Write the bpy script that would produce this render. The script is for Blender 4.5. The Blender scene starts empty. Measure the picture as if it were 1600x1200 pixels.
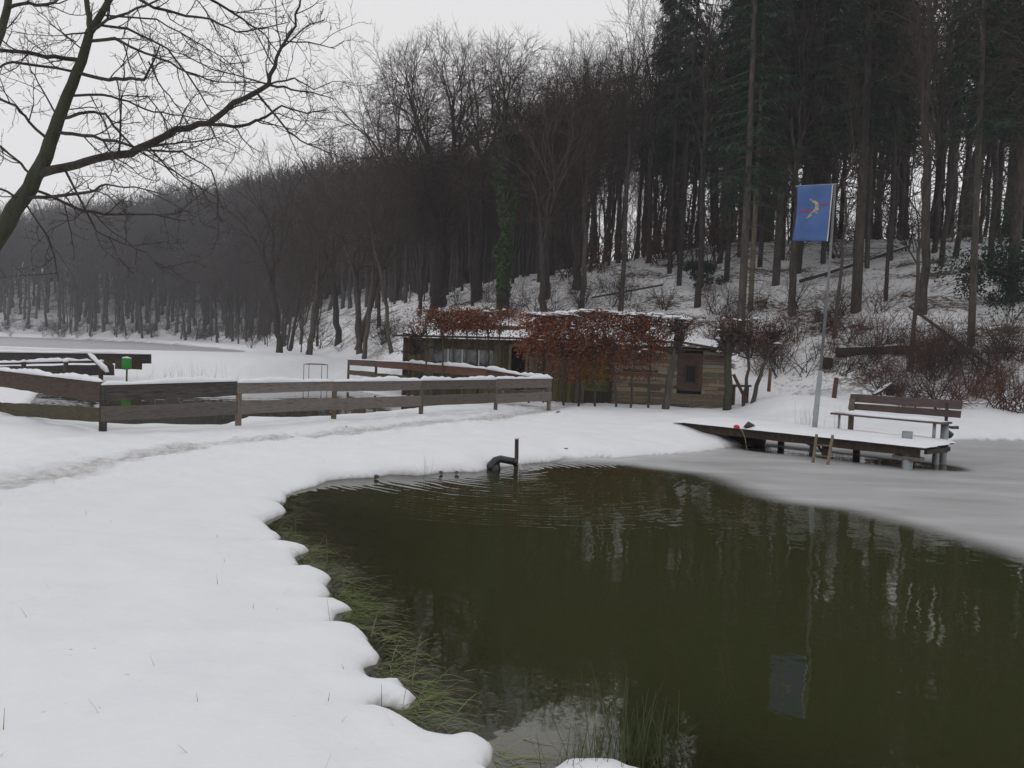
import bpy, math, random
import numpy as np
from mathutils import Vector, Matrix
rnd = random.Random(7)
S = bpy.context.scene
COL = S.collection
V = Vector

# ------------------------------------------------------------------ camera, sky, sun, exposure
F = 1202.0; PITCH = math.atan(47 / F); ROLL = 0.040; CAMZ = 1.75
fw = V((0, math.cos(PITCH), -math.sin(PITCH)))
up0 = V((0, math.sin(PITCH), math.cos(PITCH))); rt0 = V((1, 0, 0))
RT = rt0 * math.cos(ROLL) + up0 * math.sin(ROLL)
UP = -rt0 * math.sin(ROLL) + up0 * math.cos(ROLL)
CAM = V((0, 0, CAMZ))
cd = bpy.data.cameras.new('camera'); cam = bpy.data.objects.new('camera', cd); COL.objects.link(cam)
cd.sensor_width = 36; cd.lens = 36 * F / 1600; cd.clip_end = 2000; cd.clip_start = 0.05
cam.matrix_world = Matrix(((RT.x, UP.x, -fw.x, 0), (RT.y, UP.y, -fw.y, 0), (RT.z, UP.z, -fw.z, CAMZ), (0, 0, 0, 1)))
S.camera = cam

SUN_EL, SUN_AZ = math.radians(38), math.radians(200)
w = bpy.data.worlds.new('World'); S.world = w; w.use_nodes = True
nt = w.node_tree; nt.nodes.clear()
sky = nt.nodes.new('ShaderNodeTexSky'); sky.sky_type = 'NISHITA'; sky.sun_disc = False
sky.sun_elevation = SUN_EL; sky.sun_rotation = SUN_AZ; sky.air_density = 1.0; sky.dust_density = 6.0
hsv = nt.nodes.new('ShaderNodeHueSaturation'); hsv.inputs['Saturation'].default_value = 0.12
hsv.inputs['Value'].default_value = 0.10
cloud = nt.nodes.new('ShaderNodeRGB'); cloud.outputs[0].default_value = (7.6, 7.54, 7.64, 1)   # overcast cloud layer
mx = nt.nodes.new('ShaderNodeMixRGB'); mx.inputs[0].default_value = 0.93
bg = nt.nodes.new('ShaderNodeBackground'); bg.inputs['Strength'].default_value = 0.112
wo = nt.nodes.new('ShaderNodeOutputWorld')
nt.links.new(sky.outputs[0], hsv.inputs['Color']); nt.links.new(hsv.outputs[0], mx.inputs[1]); nt.links.new(cloud.outputs[0], mx.inputs[2])
nt.links.new(mx.outputs[0], bg.inputs[0]); nt.links.new(bg.outputs[0], wo.inputs[0])
sd = bpy.data.lights.new('sun', 'SUN'); sd.energy = 0.5; sd.angle = math.radians(40); sd.color = (1, 0.98, 0.95)
sun = bpy.data.objects.new('sun', sd); COL.objects.link(sun)
sun.rotation_euler = (math.radians(90) - SUN_EL, 0, math.radians(180) - SUN_AZ + math.pi)
S.view_settings.view_transform = 'Standard'; S.view_settings.look = 'None'
S.view_settings.exposure = 0.0; S.view_settings.gamma = 1
S.cycles.max_bounces = 6; S.cycles.diffuse_bounces = 2; S.cycles.glossy_bounces = 3
S.cycles.transmission_bounces = 3; S.cycles.transparent_max_bounces = 8; S.cycles.volume_bounces = 1
S.cycles.caustics_reflective = False; S.cycles.caustics_refractive = False

# ------------------------------------------------------------------ helpers
def ray(u, v): return fw + RT * ((u - 800) / F) + UP * ((600 - v) / F)
def atz(u, v, z):
    r = ray(u, v); return CAM + r * ((z - CAMZ) / r.z)
def atd(u, v, d):
    r = ray(u, v); return CAM + r * (d / r.y)
def sst(a, b, x):
    t = np.clip((x - a) / (b - a), 0, 1); return t * t * (3 - 2 * t)
def hash2(i, j, s):
    n = (i * 374761393 + j * 668265263 + s * 974634777) & 0xFFFFFFFF
    n = ((n ^ (n >> 13)) * 1274126177) & 0xFFFFFFFF
    return ((n ^ (n >> 16)) & 0xFFFF) / 65535.0
def noise(x, y, s=0):
    x = np.asarray(x, float); y = np.asarray(y, float)
    xi = np.floor(x).astype(np.int64); yi = np.floor(y).astype(np.int64); fx = x - xi; fy = y - yi
    fx = fx * fx * (3 - 2 * fx); fy = fy * fy * (3 - 2 * fy)
    a = hash2(xi, yi, s); b = hash2(xi + 1, yi, s); c = hash2(xi, yi + 1, s); d = hash2(xi + 1, yi + 1, s)
    return (a + (b - a) * fx) * (1 - fy) + (c + (d - c) * fx) * fy - 0.5
def fbm(x, y, o=3, s=0):
    t = 0; a = 1
    for k in range(o): t = t + a * noise(x * 2 ** k, y * 2 ** k, s + k); a *= 0.5
    return t
def pdist(poly, x, y, closed=True):
    """distance to polyline, and inside test for closed polygons"""
    shp = np.shape(x); x = np.ravel(x); y = np.ravel(y)
    best = np.full(x.shape, 1e9); ins = np.zeros(x.shape, bool)
    n = len(poly)
    for i in range(n if closed else n - 1):
        ax, ay = poly[i]; bx, by = poly[(i + 1) % n]
        dx, dy = bx - ax, by - ay; L = dx * dx + dy * dy + 1e-12
        t = np.clip(((x - ax) * dx + (y - ay) * dy) / L, 0, 1)
        best = np.minimum(best, (x - ax - t * dx) ** 2 + (y - ay - t * dy) ** 2)
        if closed and ay != by:
            c = ((ay > y) != (by > y)) & (x < (bx - ax) * (y - ay) / (by - ay) + ax)
            ins ^= c
    return np.sqrt(best).reshape(shp), ins.reshape(shp)

class MB:
    def __init__(s): s.v = []; s.f = []; s.m = []
    def add(s, vs, fs, mi=0):
        o = len(s.v); s.v.extend([tuple(p) for p in vs]); s.f.extend([tuple(i + o for i in f) for f in fs]); s.m.extend([mi] * len(fs))
    def box(s, c, size, rot=None, taper=1.0, mi=0):
        hx, hy, hz = size[0] / 2, size[1] / 2, size[2] / 2
        vs = []
        for z, k in ((-hz, 1), (hz, taper)):
            for x, y in ((-hx, -hy), (hx, -hy), (hx, hy), (-hx, hy)):
                p = V((x * k, y * k, z)); p = rot @ p if rot else p
                vs.append(p + V(c))
        s.add(vs, [(0, 3, 2, 1), (4, 5, 6, 7), (0, 1, 5, 4), (1, 2, 6, 5), (2, 3, 7, 6), (3, 0, 4, 7)], mi)
    def beam(s, a, b, wd, ht, segs=1, jit=0.0, rr=None, upv=None, mi=0):
        """rectangular board from a to b (centre line), width wd sideways, height ht up, with slightly wavy edges"""
        a = V(a); b = V(b); d = (b - a).normalized(); u = V(upv) if upv else V((0, 0, 1))
        sd_ = d.cross(u)
        if sd_.length < 1e-3: sd_ = V((1, 0, 0))
        sd_.normalize(); u = sd_.cross(d).normalized()
        vs = []; fs = []; rr = rr or rnd
        for i in range(segs + 1):
            p = a.lerp(b, i / segs)
            j1 = rr.uniform(-jit, jit); j2 = rr.uniform(-jit, jit)
            for x, y in ((-1, -1), (1, -1), (1, 1), (-1, 1)):
                vs.append(p + sd_ * (x * wd / 2) + u * (y * ht / 2 + (j1 if y > 0 else j2)))
        for i in range(segs):
            o = i * 4
            for k in range(4): fs.append((o + k, o + (k + 1) % 4, o + 4 + (k + 1) % 4, o + 4 + k))
        fs.append((3, 2, 1, 0)); o = segs * 4; fs.append((o, o + 1, o + 2, o + 3))
        s.add(vs, fs, mi)
    def tube(s, pts, rad, n=6, cap=True, mi=0):
        pts = [V(p) for p in pts]; vs = []; fs = []
        if not hasattr(rad, '__len__'): rad = [rad] * len(pts)
        t0 = (pts[1] - pts[0]).normalized()
        ref = V((0, 0, 1)) if abs(t0.z) < 0.9 else V((1, 0, 0))
        a = t0.cross(ref).normalized()
        m = len(pts)
        for i, p in enumerate(pts):
            t = (pts[min(i + 1, m - 1)] - pts[max(i - 1, 0)])
            t = t.normalized() if t.length > 1e-9 else t0
            a = (a - t * a.dot(t))
            a = a.normalized() if a.length > 1e-6 else t.orthogonal().normalized()
            b = t.cross(a)
            for k in range(n):
                an = 2 * math.pi * k / n
                vs.append(p + (a * math.cos(an) + b * math.sin(an)) * rad[i])
        for i in range(m - 1):
            for k in range(n): fs.append((i * n + k, i * n + (k + 1) % n, (i + 1) * n + (k + 1) % n, (i + 1) * n + k))
        if cap:
            fs.append(tuple(range(n - 1, -1, -1))); fs.append(tuple((m - 1) * n + k for k in range(n)))
        s.add(vs, fs, mi)
    def build(s, name, mats, parent=None, smooth=False, loc=None):
        me = bpy.data.meshes.new(name)
        vv = np.array(s.v, dtype=np.float32)
        if loc is not None and len(vv): vv = vv - np.array(loc, np.float32)
        me.from_pydata(vv.tolist() if len(vv) else [], [], s.f)
        if not isinstance(mats, (list, tuple)): mats = [mats]
        for m_ in mats: me.materials.append(m_)
        if len(mats) > 1: me.polygons.foreach_set('material_index', s.m)
        if smooth: me.polygons.foreach_set('use_smooth', [True] * len(s.f))
        me.update()
        o = bpy.data.objects.new(name, me); COL.objects.link(o)
        if loc is not None and parent is None: o.location = loc
        if parent: o.parent = parent
        return o
def snowy(mb, pts, wd, ht, seed=0, sub=6, lump=0.25):
    """rounded, lumpy snow ridge lying along a polyline of top points"""
    r2 = random.Random(seed); P = []
    for i in range(len(pts) - 1):
        a, b = V(pts[i]), V(pts[i + 1]); n = max(1, int((b - a).length / (wd * 0.9)))
        n = min(n, 90)
        for k in range(n): P.append(a.lerp(b, k / n))
    P.append(V(pts[-1])); vs = []; fs = []; m = len(P); K = 7
    for i, p in enumerate(P):
        t = (P[min(i + 1, m - 1)] - P[max(i - 1, 0)]); t.z = 0; t.normalize(); sd_ = V((t.y, -t.x, 0))
        e = 0.35 if i in (0, m - 1) else 1
        h = ht * (1 + r2.uniform(-lump, lump) + .35 * math.sin(i * .37 + seed)) * e; ww = wd / 2 * (1 + r2.uniform(-lump, lump) * 0.5) * (0.6 + 0.4 * e)
        off = r2.uniform(-1, 1) * wd * 0.05
        for k in range(K):
            an = math.pi * k / (K - 1)
            c = math.cos(an); vs.append(p + sd_ * (off + ww * (abs(c) ** 0.7) * (1 if c > 0 else -1)) + V((0, 0, math.sin(an) ** 0.75 * h - 0.004)))
    for i in range(m - 1):
        for k in range(K - 1): fs.append((i * K + k, i * K + k + 1, (i + 1) * K + k + 1, (i + 1) * K + k))
        fs.append((i * K + K - 1, i * K, (i + 1) * K, (i + 1) * K + K - 1))
    fs.append(tuple(range(K - 1, -1, -1))); fs.append(tuple((m - 1) * K + k for k in range(K)))
    mb.add(vs, fs)
def tag(o, label=None, cat=None, group=None, kind=None):
    if label: o['label'] = label
    if cat: o['category'] = cat
    if group: o['group'] = group
    if kind: o['kind'] = kind
    return o
def thing(name, label, cat, loc=(0, 0, 0), group=None, rz=0):
    o = bpy.data.objects.new(name, None); COL.objects.link(o); o.location = loc; o.rotation_euler = (0, 0, rz)
    o.empty_display_size = 0.2
    return tag(o, label, cat, group)
def copy_tree(o, parent=None, label=None):
    c = o.copy(); COL.objects.link(c)
    if parent: c.parent = parent
    if label: c['label'] = label
    for ch in list(o.children): copy_tree(ch, c)
    return c

# ------------------------------------------------------------------ materials
def newmat(name):
    m = bpy.data.materials.new(name); m.use_nodes = True; t = m.node_tree; t.nodes.clear()
    out = t.nodes.new('ShaderNodeOutputMaterial'); b = t.nodes.new('ShaderNodeBsdfPrincipled')
    t.links.new(b.outputs[0], out.inputs[0]); return m, t, b, out
def N(t, typ, **kw):
    n = t.nodes.new(typ)
    for k, v in kw.items():
        if k in n.inputs: n.inputs[k].default_value = v
        else: setattr(n, k, v)
    return n
def ramp(t, fac, stops):
    r = t.nodes.new('ShaderNodeValToRGB'); e = r.color_ramp.elements
    while len(e) < len(stops): e.new(0.5)
    for i, (p, c) in enumerate(stops): e[i].position = p; e[i].color = (*c, 1) if len(c) == 3 else c
    t.links.new(fac, r.inputs[0]); return r
def wood(name, c1, c2, scale=6, stretch=(1, 1, 1), rough=0.85, bump=0.4, snow=0.0, c3=None, world=False, bd=0.02, isl=0):
    m, t, b, out = newmat(name)
    tc = N(t, 'ShaderNodeTexCoord'); mp = N(t, 'ShaderNodeMapping'); mp.inputs['Scale'].default_value = stretch
    t.links.new(tc.outputs['Object'], mp.inputs[0])
    nz = N(t, 'ShaderNodeTexNoise', Scale=scale, Detail=6.0, Roughness=0.65); t.links.new(mp.outputs[0], nz.inputs['Vector'])
    stops = [(0.3, c1), (0.7, c2)] if c3 is None else [(0.25, c1), (0.5, c2), (0.72, c3)]
    r = ramp(t, nz.outputs[0], stops); col = r.outputs[0]
    oi = N(t, 'ShaderNodeObjectInfo'); hv = N(t, 'ShaderNodeHueSaturation')
    mr = N(t, 'ShaderNodeMapRange'); mr.inputs['To Min'].default_value = 0.7; mr.inputs['To Max'].default_value = 1.3
    t.links.new(oi.outputs['Random'], mr.inputs['Value']); t.links.new(mr.outputs[0], hv.inputs['Value']); t.links.new(col, hv.inputs['Color']); col = hv.outputs[0]
    if snow > 0:
        g = N(t, 'ShaderNodeNewGeometry'); sx = N(t, 'ShaderNodeSeparateXYZ'); t.links.new(g.outputs['Normal'], sx.inputs[0])
        n2 = N(t, 'ShaderNodeTexNoise', Scale=1.3, Detail=2.0); t.links.new(tc.outputs['Object'], n2.inputs['Vector'])
        ad = N(t, 'ShaderNodeMath', operation='MULTIPLY'); t.links.new(sx.outputs['Z'], ad.inputs[0]); t.links.new(n2.outputs[0], ad.inputs[1])
        mr2 = N(t, 'ShaderNodeMapRange'); mr2.inputs['From Min'].default_value = 0.62 - 0.3 * snow; mr2.inputs['From Max'].default_value = 0.68 - 0.3 * snow
        t.links.new(ad.outputs[0], mr2.inputs['Value'])
        mm = N(t, 'ShaderNodeMixRGB'); t.links.new(mr2.outputs[0], mm.inputs[0]); t.links.new(col, mm.inputs[1]); mm.inputs[2].default_value = (0.75, 0.76, 0.8, 1); col = mm.outputs[0]
    if isl:
        g2 = N(t, 'ShaderNodeNewGeometry'); h2 = N(t, 'ShaderNodeHueSaturation'); m2 = N(t, 'ShaderNodeMapRange'); m2.inputs['To Min'].default_value = 1 - isl; m2.inputs['To Max'].default_value = 1 + isl
        t.links.new(g2.outputs['Random Per Island'], m2.inputs['Value']); t.links.new(m2.outputs[0], h2.inputs['Value'])
        m3 = N(t, 'ShaderNodeMath', operation='FRACT'); m4 = N(t, 'ShaderNodeMath', operation='MULTIPLY'); m4.inputs[1].default_value = 7.3; t.links.new(g2.outputs['Random Per Island'], m4.inputs[0]); t.links.new(m4.outputs[0], m3.inputs[0])
        m5 = N(t, 'ShaderNodeMapRange'); m5.inputs['To Min'].default_value = .6; m5.inputs['To Max'].default_value = 1.35; t.links.new(m3.outputs[0], m5.inputs['Value']); t.links.new(m5.outputs[0], h2.inputs['Saturation'])
        t.links.new(col, h2.inputs['Color']); col = h2.outputs[0]
    t.links.new(col, b.inputs['Base Color']); b.inputs['Roughness'].default_value = rough
    b.inputs['Specular IOR Level'].default_value = 0.25
    if bump:
        bp = N(t, 'ShaderNodeBump', Strength=bump, Distance=bd); t.links.new(nz.outputs[0], bp.inputs['Height']); t.links.new(bp.outputs[0], b.inputs['Normal'])
    return m
def flat(name, c, rough=0.6, metal=0.0, spec=0.4, var=0.15, scale=8, transl=False):
    m, t, b, out = newmat(name)
    tc = N(t, 'ShaderNodeTexCoord'); nz = N(t, 'ShaderNodeTexNoise', Scale=float(scale), Detail=4.0); t.links.new(tc.outputs['Object'], nz.inputs['Vector'])
    r = ramp(t, nz.outputs[0], [(0.3, tuple(x * (1 - var) for x in c)), (0.7, tuple(x * (1 + var) for x in c))])
    t.links.new(r.outputs[0], b.inputs['Base Color']); b.inputs['Roughness'].default_value = rough; b.inputs['Metallic'].default_value = metal
    b.inputs['Specular IOR Level'].default_value = spec
    return m

def snow_mat(name, c=(0.80, 0.81, 0.85), fine=40.0, st=0.25):
    m, t, b, out = newmat(name)
    tc = N(t, 'ShaderNodeTexCoord'); n1 = N(t, 'ShaderNodeTexNoise', Scale=fine, Detail=6.0, Roughness=0.6); t.links.new(tc.outputs['Object'], n1.inputs['Vector'])
    r = ramp(t, n1.outputs[0], [(0.3, tuple(x * 0.95 for x in c)), (0.7, c)]); t.links.new(r.outputs[0], b.inputs['Base Color'])
    bp = N(t, 'ShaderNodeBump', Strength=st, Distance=0.02); t.links.new(n1.outputs[0], bp.inputs['Height']); t.links.new(bp.outputs[0], b.inputs['Normal'])
    b.inputs['Roughness'].default_value = 0.7; b.inputs['Specular IOR Level'].default_value = 0.3
    return m
M = {}
M['snow'] = snow_mat('snow')
M['bark'] = wood('bark', (0.028, 0.024, 0.021), (0.095, 0.082, 0.07), 9, (1, 1, 0.25), bump=0.8, bd=0.05)
M['bark_snow'] = wood('bark_snow', (0.022, 0.018, 0.016), (0.065, 0.055, 0.048), 9, (1, 1, 0.3), bump=0.6, snow=0.85, bd=0.04)
M['twig'] = wood('twig', (0.035, 0.026, 0.022), (0.075, 0.056, 0.048), 2, bump=0)
M['twig_red'] = wood('twig_red', (0.07, 0.035, 0.025), (0.13, 0.065, 0.045), 2, bump=0)
M['bark_pale'] = wood('bark_pale', (0.075, 0.062, 0.045), (0.17, 0.14, 0.10), 8, (1, 1, 0.2), bump=0.6)
M['bark_moss'] = wood('bark_moss', (0.022, 0.028, 0.014), (0.05, 0.05, 0.034), 11, (1, 1, 0.5), bump=1.0, c3=(0.034, 0.055, 0.038), bd=.05)
M['needle'] = wood('needle', (0.016, 0.034, 0.023), (0.045, 0.072, 0.048), 3, bump=0)
M['needle_brown'] = wood('needle_brown', (0.03, 0.022, 0.014), (0.065, 0.045, 0.03), 3, bump=0)
M['ivy'] = wood('ivy', (0.02, 0.045, 0.018), (0.075, 0.12, 0.05), 4, bump=0)
M['holly'] = wood('holly', (0.012, 0.035, 0.022), (0.035, 0.075, 0.045), 4, bump=0)
M['beech_leaf'] = wood('beech_leaf', (0.105, 0.038, 0.021), (0.255, 0.09, 0.047), 7, bump=0, isl=.35)
M['beech_leaf_dull'] = wood('beech_leaf_dull', (0.09, 0.045, 0.03), (0.19, 0.09, 0.055), 7, bump=0, isl=.35)
M['board'] = wood('board', (0.042, 0.035, 0.031), (0.15, 0.13, 0.115), 3.5, (1, 1, 9), bump=0.8, c3=(0.075, 0.06, 0.052))
M['board_brown'] = wood('board_brown', (0.045, 0.031, 0.024), (0.115, 0.08, 0.06), 5, (1, 1, 6), bump=0.5)
M['board_green'] = wood('board_green', (0.055, 0.055, 0.028), (0.125, 0.105, 0.06), 5, (1, 1, 6), bump=0.5)
M['board_dark'] = wood('board_dark', (0.022, 0.019, 0.018), (0.075, 0.066, 0.059), 5, (1, 1, 6), bump=0.5)
M['board_red'] = wood('board_red', (0.065, 0.035, 0.026), (0.155, 0.078, 0.058), 5, (1, 1, 6), bump=0.5)
M['post'] = wood('post', (0.08, 0.062, 0.045), (0.20, 0.16, 0.115), 7, (4, 4, 0.6), bump=0.5)
M['hut_plank'] = wood('hut_plank', (0.075, 0.062, 0.045), (0.23, 0.19, 0.14), 4, (0.6, 1, 9), bump=0.8, c3=(0.13, 0.095, 0.065), bd=0.03, isl=.45)
M['hut_moss'] = wood('hut_moss', (0.035, 0.045, 0.012), (0.13, 0.135, 0.03), 3, (1, 1, 3), bump=0.5, isl=.3)
M['hut_dark'] = wood('hut_dark', (0.03, 0.022, 0.017), (0.085, 0.062, 0.045), 4, (4, 4, 0.8), bump=0.6)
M['hut_olive'] = wood('hut_olive', (0.045, 0.038, 0.024), (0.11, 0.092, 0.055), 4, (5, 5, 0.7), bump=0.6, isl=.35)
M['hut_red'] = wood('hut_red', (0.05, 0.03, 0.026), (0.11, 0.07, 0.058), 5, (1, 1, 4), bump=0.5)
M['felt'] = flat('felt', (0.05, 0.048, 0.045), 0.9)
M['dark'] = flat('dark', (0.008, 0.008, 0.009), 0.8)
M['white_paint'] = flat('white_paint', (0.5, 0.5, 0.48), 0.5)
M['galv'] = flat('galv', (0.27, 0.29, 0.30), 0.45, 0.3)
M['pole_grey'] = flat('pole_grey', (0.16, 0.165, 0.17), 0.5, 0.2)
M['bench'] = wood('bench', (0.07, 0.05, 0.046), (0.12, 0.088, 0.08), 4, (1, 1, 6), bump=0.3)
M['flag'] = flat('flag', (0.07, 0.135, 0.33), 0.75, var=0.08, scale=5)
M['flag_dark'] = flat('flag_dark', (0.03, 0.06, 0.28), 0.75)
M['beige'] = flat('beige', (0.40, 0.34, 0.22), 0.7, var=0.35, scale=25)
M['red'] = flat('red', (0.32, 0.05, 0.11), 0.7)
M['red_bright'] = flat('red_bright', (0.5, 0.03, 0.04), 0.6)
M['green_sign'] = flat('green_sign', (0.022, 0.27, 0.025), 0.55, var=0.15, scale=14)
M['black'] = flat('black', (0.014, 0.014, 0.016), 0.3, spec=0.6)
M['rope'] = flat('rope', (0.3, 0.22, 0.14), 0.9)
M['stone'] = wood('stone', (0.05, 0.045, 0.04), (0.16, 0.14, 0.11), 6, bump=0.6)
M['grass'] = wood('grass', (0.05, 0.095, 0.02), (0.15, 0.20, 0.06), 3, bump=0, c3=(0.10, 0.115, 0.05))
M['grass_dry'] = wood('grass_dry', (0.13, 0.12, 0.075), (0.24, 0.215, 0.14), 3, bump=0)
M['rush'] = wood('rush', (0.03, 0.055, 0.018), (0.12, 0.13, 0.055), 2, bump=0)

# glass of the hut windows
m, t, b, out = newmat('window_glass'); M['glass'] = m
b.inputs['Base Color'].default_value = (0.07, 0.075, 0.08, 1); b.inputs['Roughness'].default_value = 0.12; b.inputs['Specular IOR Level'].default_value = 0.9
nz = N(t, 'ShaderNodeTexNoise', Scale=3.0); r = ramp(t, nz.outputs[0], [(0.35, (0.03, 0.032, 0.035)), (0.7, (0.13, 0.135, 0.14))]); t.links.new(r.outputs[0], b.inputs['Base Color'])
# ------------------------------------------------------------------ terrain shape
def P2(px, z): 
    return [tuple(atz(u, v, z)[:2]) for u, v in px]
shore = [(750, 1203), (762, 1180), (766, 1162), (746, 1147), (722, 1147), (701, 1152), (673, 1148), (645, 1134), (620, 1117), (592, 1106), (578, 1108),
 (590, 1100), (616, 1104), (634, 1106), (650, 1087), (634, 1075), (631, 1059), (612, 1060), (600, 1064), (588, 1062), (573, 1054), (573, 1040), (592, 1035),
 (598, 1024), (582, 1005), (577, 993), (561, 982), (534, 977), (509, 976), (525, 970), (528, 957), (556, 950), (525, 937), (508, 939), (516, 928), (506, 916),
 (517, 903), (487, 887), (462, 890), (467, 882), (459, 869), (481, 859), (447, 853), (416, 850), (437, 847), (439, 837), (425, 828), (412, 816), (428, 808),
 (447, 801), (448, 794), (428, 787), (448, 783), (450, 773), (470, 764), (495, 758), (512, 750), (545, 746), (580, 745), (610, 740), (635, 741), (655, 742), (690, 737),
 (720, 736), (745, 736), (766, 731), (800, 727), (835, 722), (858, 721), (880, 716), (905, 717), (930, 714), (962, 717), (990, 714), (1020, 711), (1060, 709), (1100, 705), (1133, 701)]
MP = P2(shore, 0.012)
A = atz(1086, 662, 0.42); B = atz(1437, 699, 0.42)     # jetty front edge
MP += [(4.9, 16.2), (5.2, 17.2), (6.3, 17.9), (8.0, 18.6)] + P2([(1330, 694), (1420, 692), (1520, 688), (1600, 689), (1720, 694)], 0.012)
MP += [(30, 19), (70, 16), (70, -8), (14, -4), (7, 0.6), (4.2, 1.7)] + P2([(1250, 1290), (1075, 1222), (990, 1200), (965, 1188), (885, 1190), (868, 1204), (800, 1232)], 0.012)
midp = [(62, 655), (100, 660), (150, 663), (210, 668), (250, 665), (300, 668), (340, 668), (368, 660), (385, 654), (450, 656), (500, 655), (525, 651), (560, 650), (600, 645), (640, 641),
        (665, 637), (640, 626), (560, 612), (480, 605), (400, 602), (300, 600), (200, 597), (110, 596), (75, 600), (60, 612), (48, 628), (40, 640)]
DP = P2(midp, 0.1)
farp = [(-300, 532.5), (-100, 539), (0, 543), (128, 547), (223, 548.5), (371, 551.5), (385, 549.5), (371, 547), (304, 541.3), (236, 535.9)]
FP = P2(farp, 1.1) + [(-95, 158), (-150, 160), (-190, 120)]
FOOT = [(120, -30), (60, 8), (30, 17), (14, 23.0), (10.5, 25.5), (9, 28), (4, 30.8), (-2, 29.8), (-7.5, 37), (-13, 50), (-22, 75), (-32, 105), (-60, 150), (-110, 180), (-330, 195)]
HILLPOLY = FOOT + [(-330, 600), (400, 600), (400, -30)]
PATH = [tuple(atz(u, v, 0.22)[:2]) for u, v in [(-250, 800), (0, 752), (100, 735), (200, 712), (300, 697), (450, 684), (600, 667), (750, 655), (840, 645), (875, 636), (905, 628)]]

def height(x, y, full=False):
    x = np.asarray(x, float); y = np.asarray(y, float)
    d1, i1 = pdist(MP, x, y); s1 = np.where(i1, -d1, d1)
    d2, i2 = pdist(DP, x, y); s2 = np.where(i2, -d2, d2)
    d3, i3 = pdist(FP, x, y); s3 = np.where(i3, -d3, d3)
    dh, ih = pdist(HILLPOLY, x, y); sh = np.where(ih, dh, -dh)
    dp, _ = pdist(PATH, x, y, False)
    jag = noise(x * 9, y * 9, 31) * 0.025 + noise(x * 3.1, y * 3.1, 5) * 0.05
    near = np.clip(1.2 - y / 60, 0.2, 1)
    base = 0.24 + fbm(x * 0.35, y * 0.35, 3, 11) * 0.07
    y0 = 30 + 5 * sst(-12, -8.5, x) 
    base = base + 0.85 * sst(y0, y0 + 6.5, y) * (1 - sst(-6, 3, x) * (1 - sst(40, 60, y))) + 0.006 * np.clip(y - 40, 0, 200)
    base = base + 0.12 * sst(1.5, -6, x) * sst(9, 2, y)                            # bank under the photographer
    base = base + 0.66 * sst(6.5, 8.2, x) * (1 - 0.45 * sst(10.5, 15, x)) * np.exp(-((y - 23.0) / 2.2) ** 2)      # snow mound behind jetty
    base = base + 0.16 * np.exp(-((x - A.x + 0.35) ** 2 + (y - A.y - 0.35) ** 2) / 0.55)
    base = base + 0.22 * sst(10, 14, x) * sst(19, 22, y)
    # hill
    C = 10.6 + 11.0 * sst(0, -28, x) + fbm(x * 0.05, y * 0.05, 2, 3) * 2.0
    hh = np.clip(sh, 0, None)
    H = C * (1 - np.exp(-(hh ** 1.15) * 0.43 / C)) * sst(-0.5, 4, hh) 
    drop = 0.13 * np.clip(hh - 34, 0, 60) * sst(-12, 8, x)
    H = H - drop
    base = base + H + np.where(hh > 0.5, fbm(x * 0.8, y * 0.8, 3, 21) * 0.22, 0)
    # path trodden in
    pm = np.exp(-(dp / 0.42) ** 2)
    tram = np.exp(-(dp / 1.7) ** 2)
    base = base - 0.045 * pm + tram * fbm(x * 5, y * 5, 4, 41) * 0.07 + fbm(x * 1.6, y * 1.6, 4, 51) * 0.045
    def bank(s, lev, z, rim=0.05, w_=0.8, sh_=0.30):
        s = s + jag * 0.8
        land = lev + 0.0 + rim * (1 + 0.7 * noise(x * 2.3, y * 2.3, 77)) * (1 - np.exp(-np.clip(s, 0, None) / 0.035)) + (z - lev - rim) * (1 - np.exp(-np.clip(s, 0, None) / w_))
        bot = lev - 0.02 + np.clip(s, -9, 0) * sh_
        bot = np.maximum(bot, lev - 1.1)
        return np.where(s > 0, land, bot)
    left = sst(-0.2, -1.5, x) * sst(10, 7, y)
    z = np.where(s1 < 4, bank(s1, 0, base, rim=0.055, w_=0.85 - 0.55 * sst(8.5, 10.5, y), sh_=0.10 + 0.25 * (1 - left)), base)
    z = np.where((s2 < 3) & (s1 > 2), bank(s2, 0.1, z), z)
    z = np.where((s3 < 4), bank(s3, 1.1, np.maximum(z, 1.18), rim=0.04), z)
    if full: return z, s1, s2, s3, sh, dp, pm
    return z
def gz(x, y): return float(height(np.array([x]), np.array([y]))[0])
TS = np.concatenate([np.arange(2, 60, 0.1), np.arange(60, 260, 0.5)])
def ghit(u, v):
    r = ray(u, v); xs = r.x / r.y * TS; zs = CAMZ + r.z / r.y * TS
    h = height(xs, TS); k = np.argmax(zs < h)
    if not (zs < h).any(): k = len(TS) - 1
    return V((xs[k], TS[k], h[k]))

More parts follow.
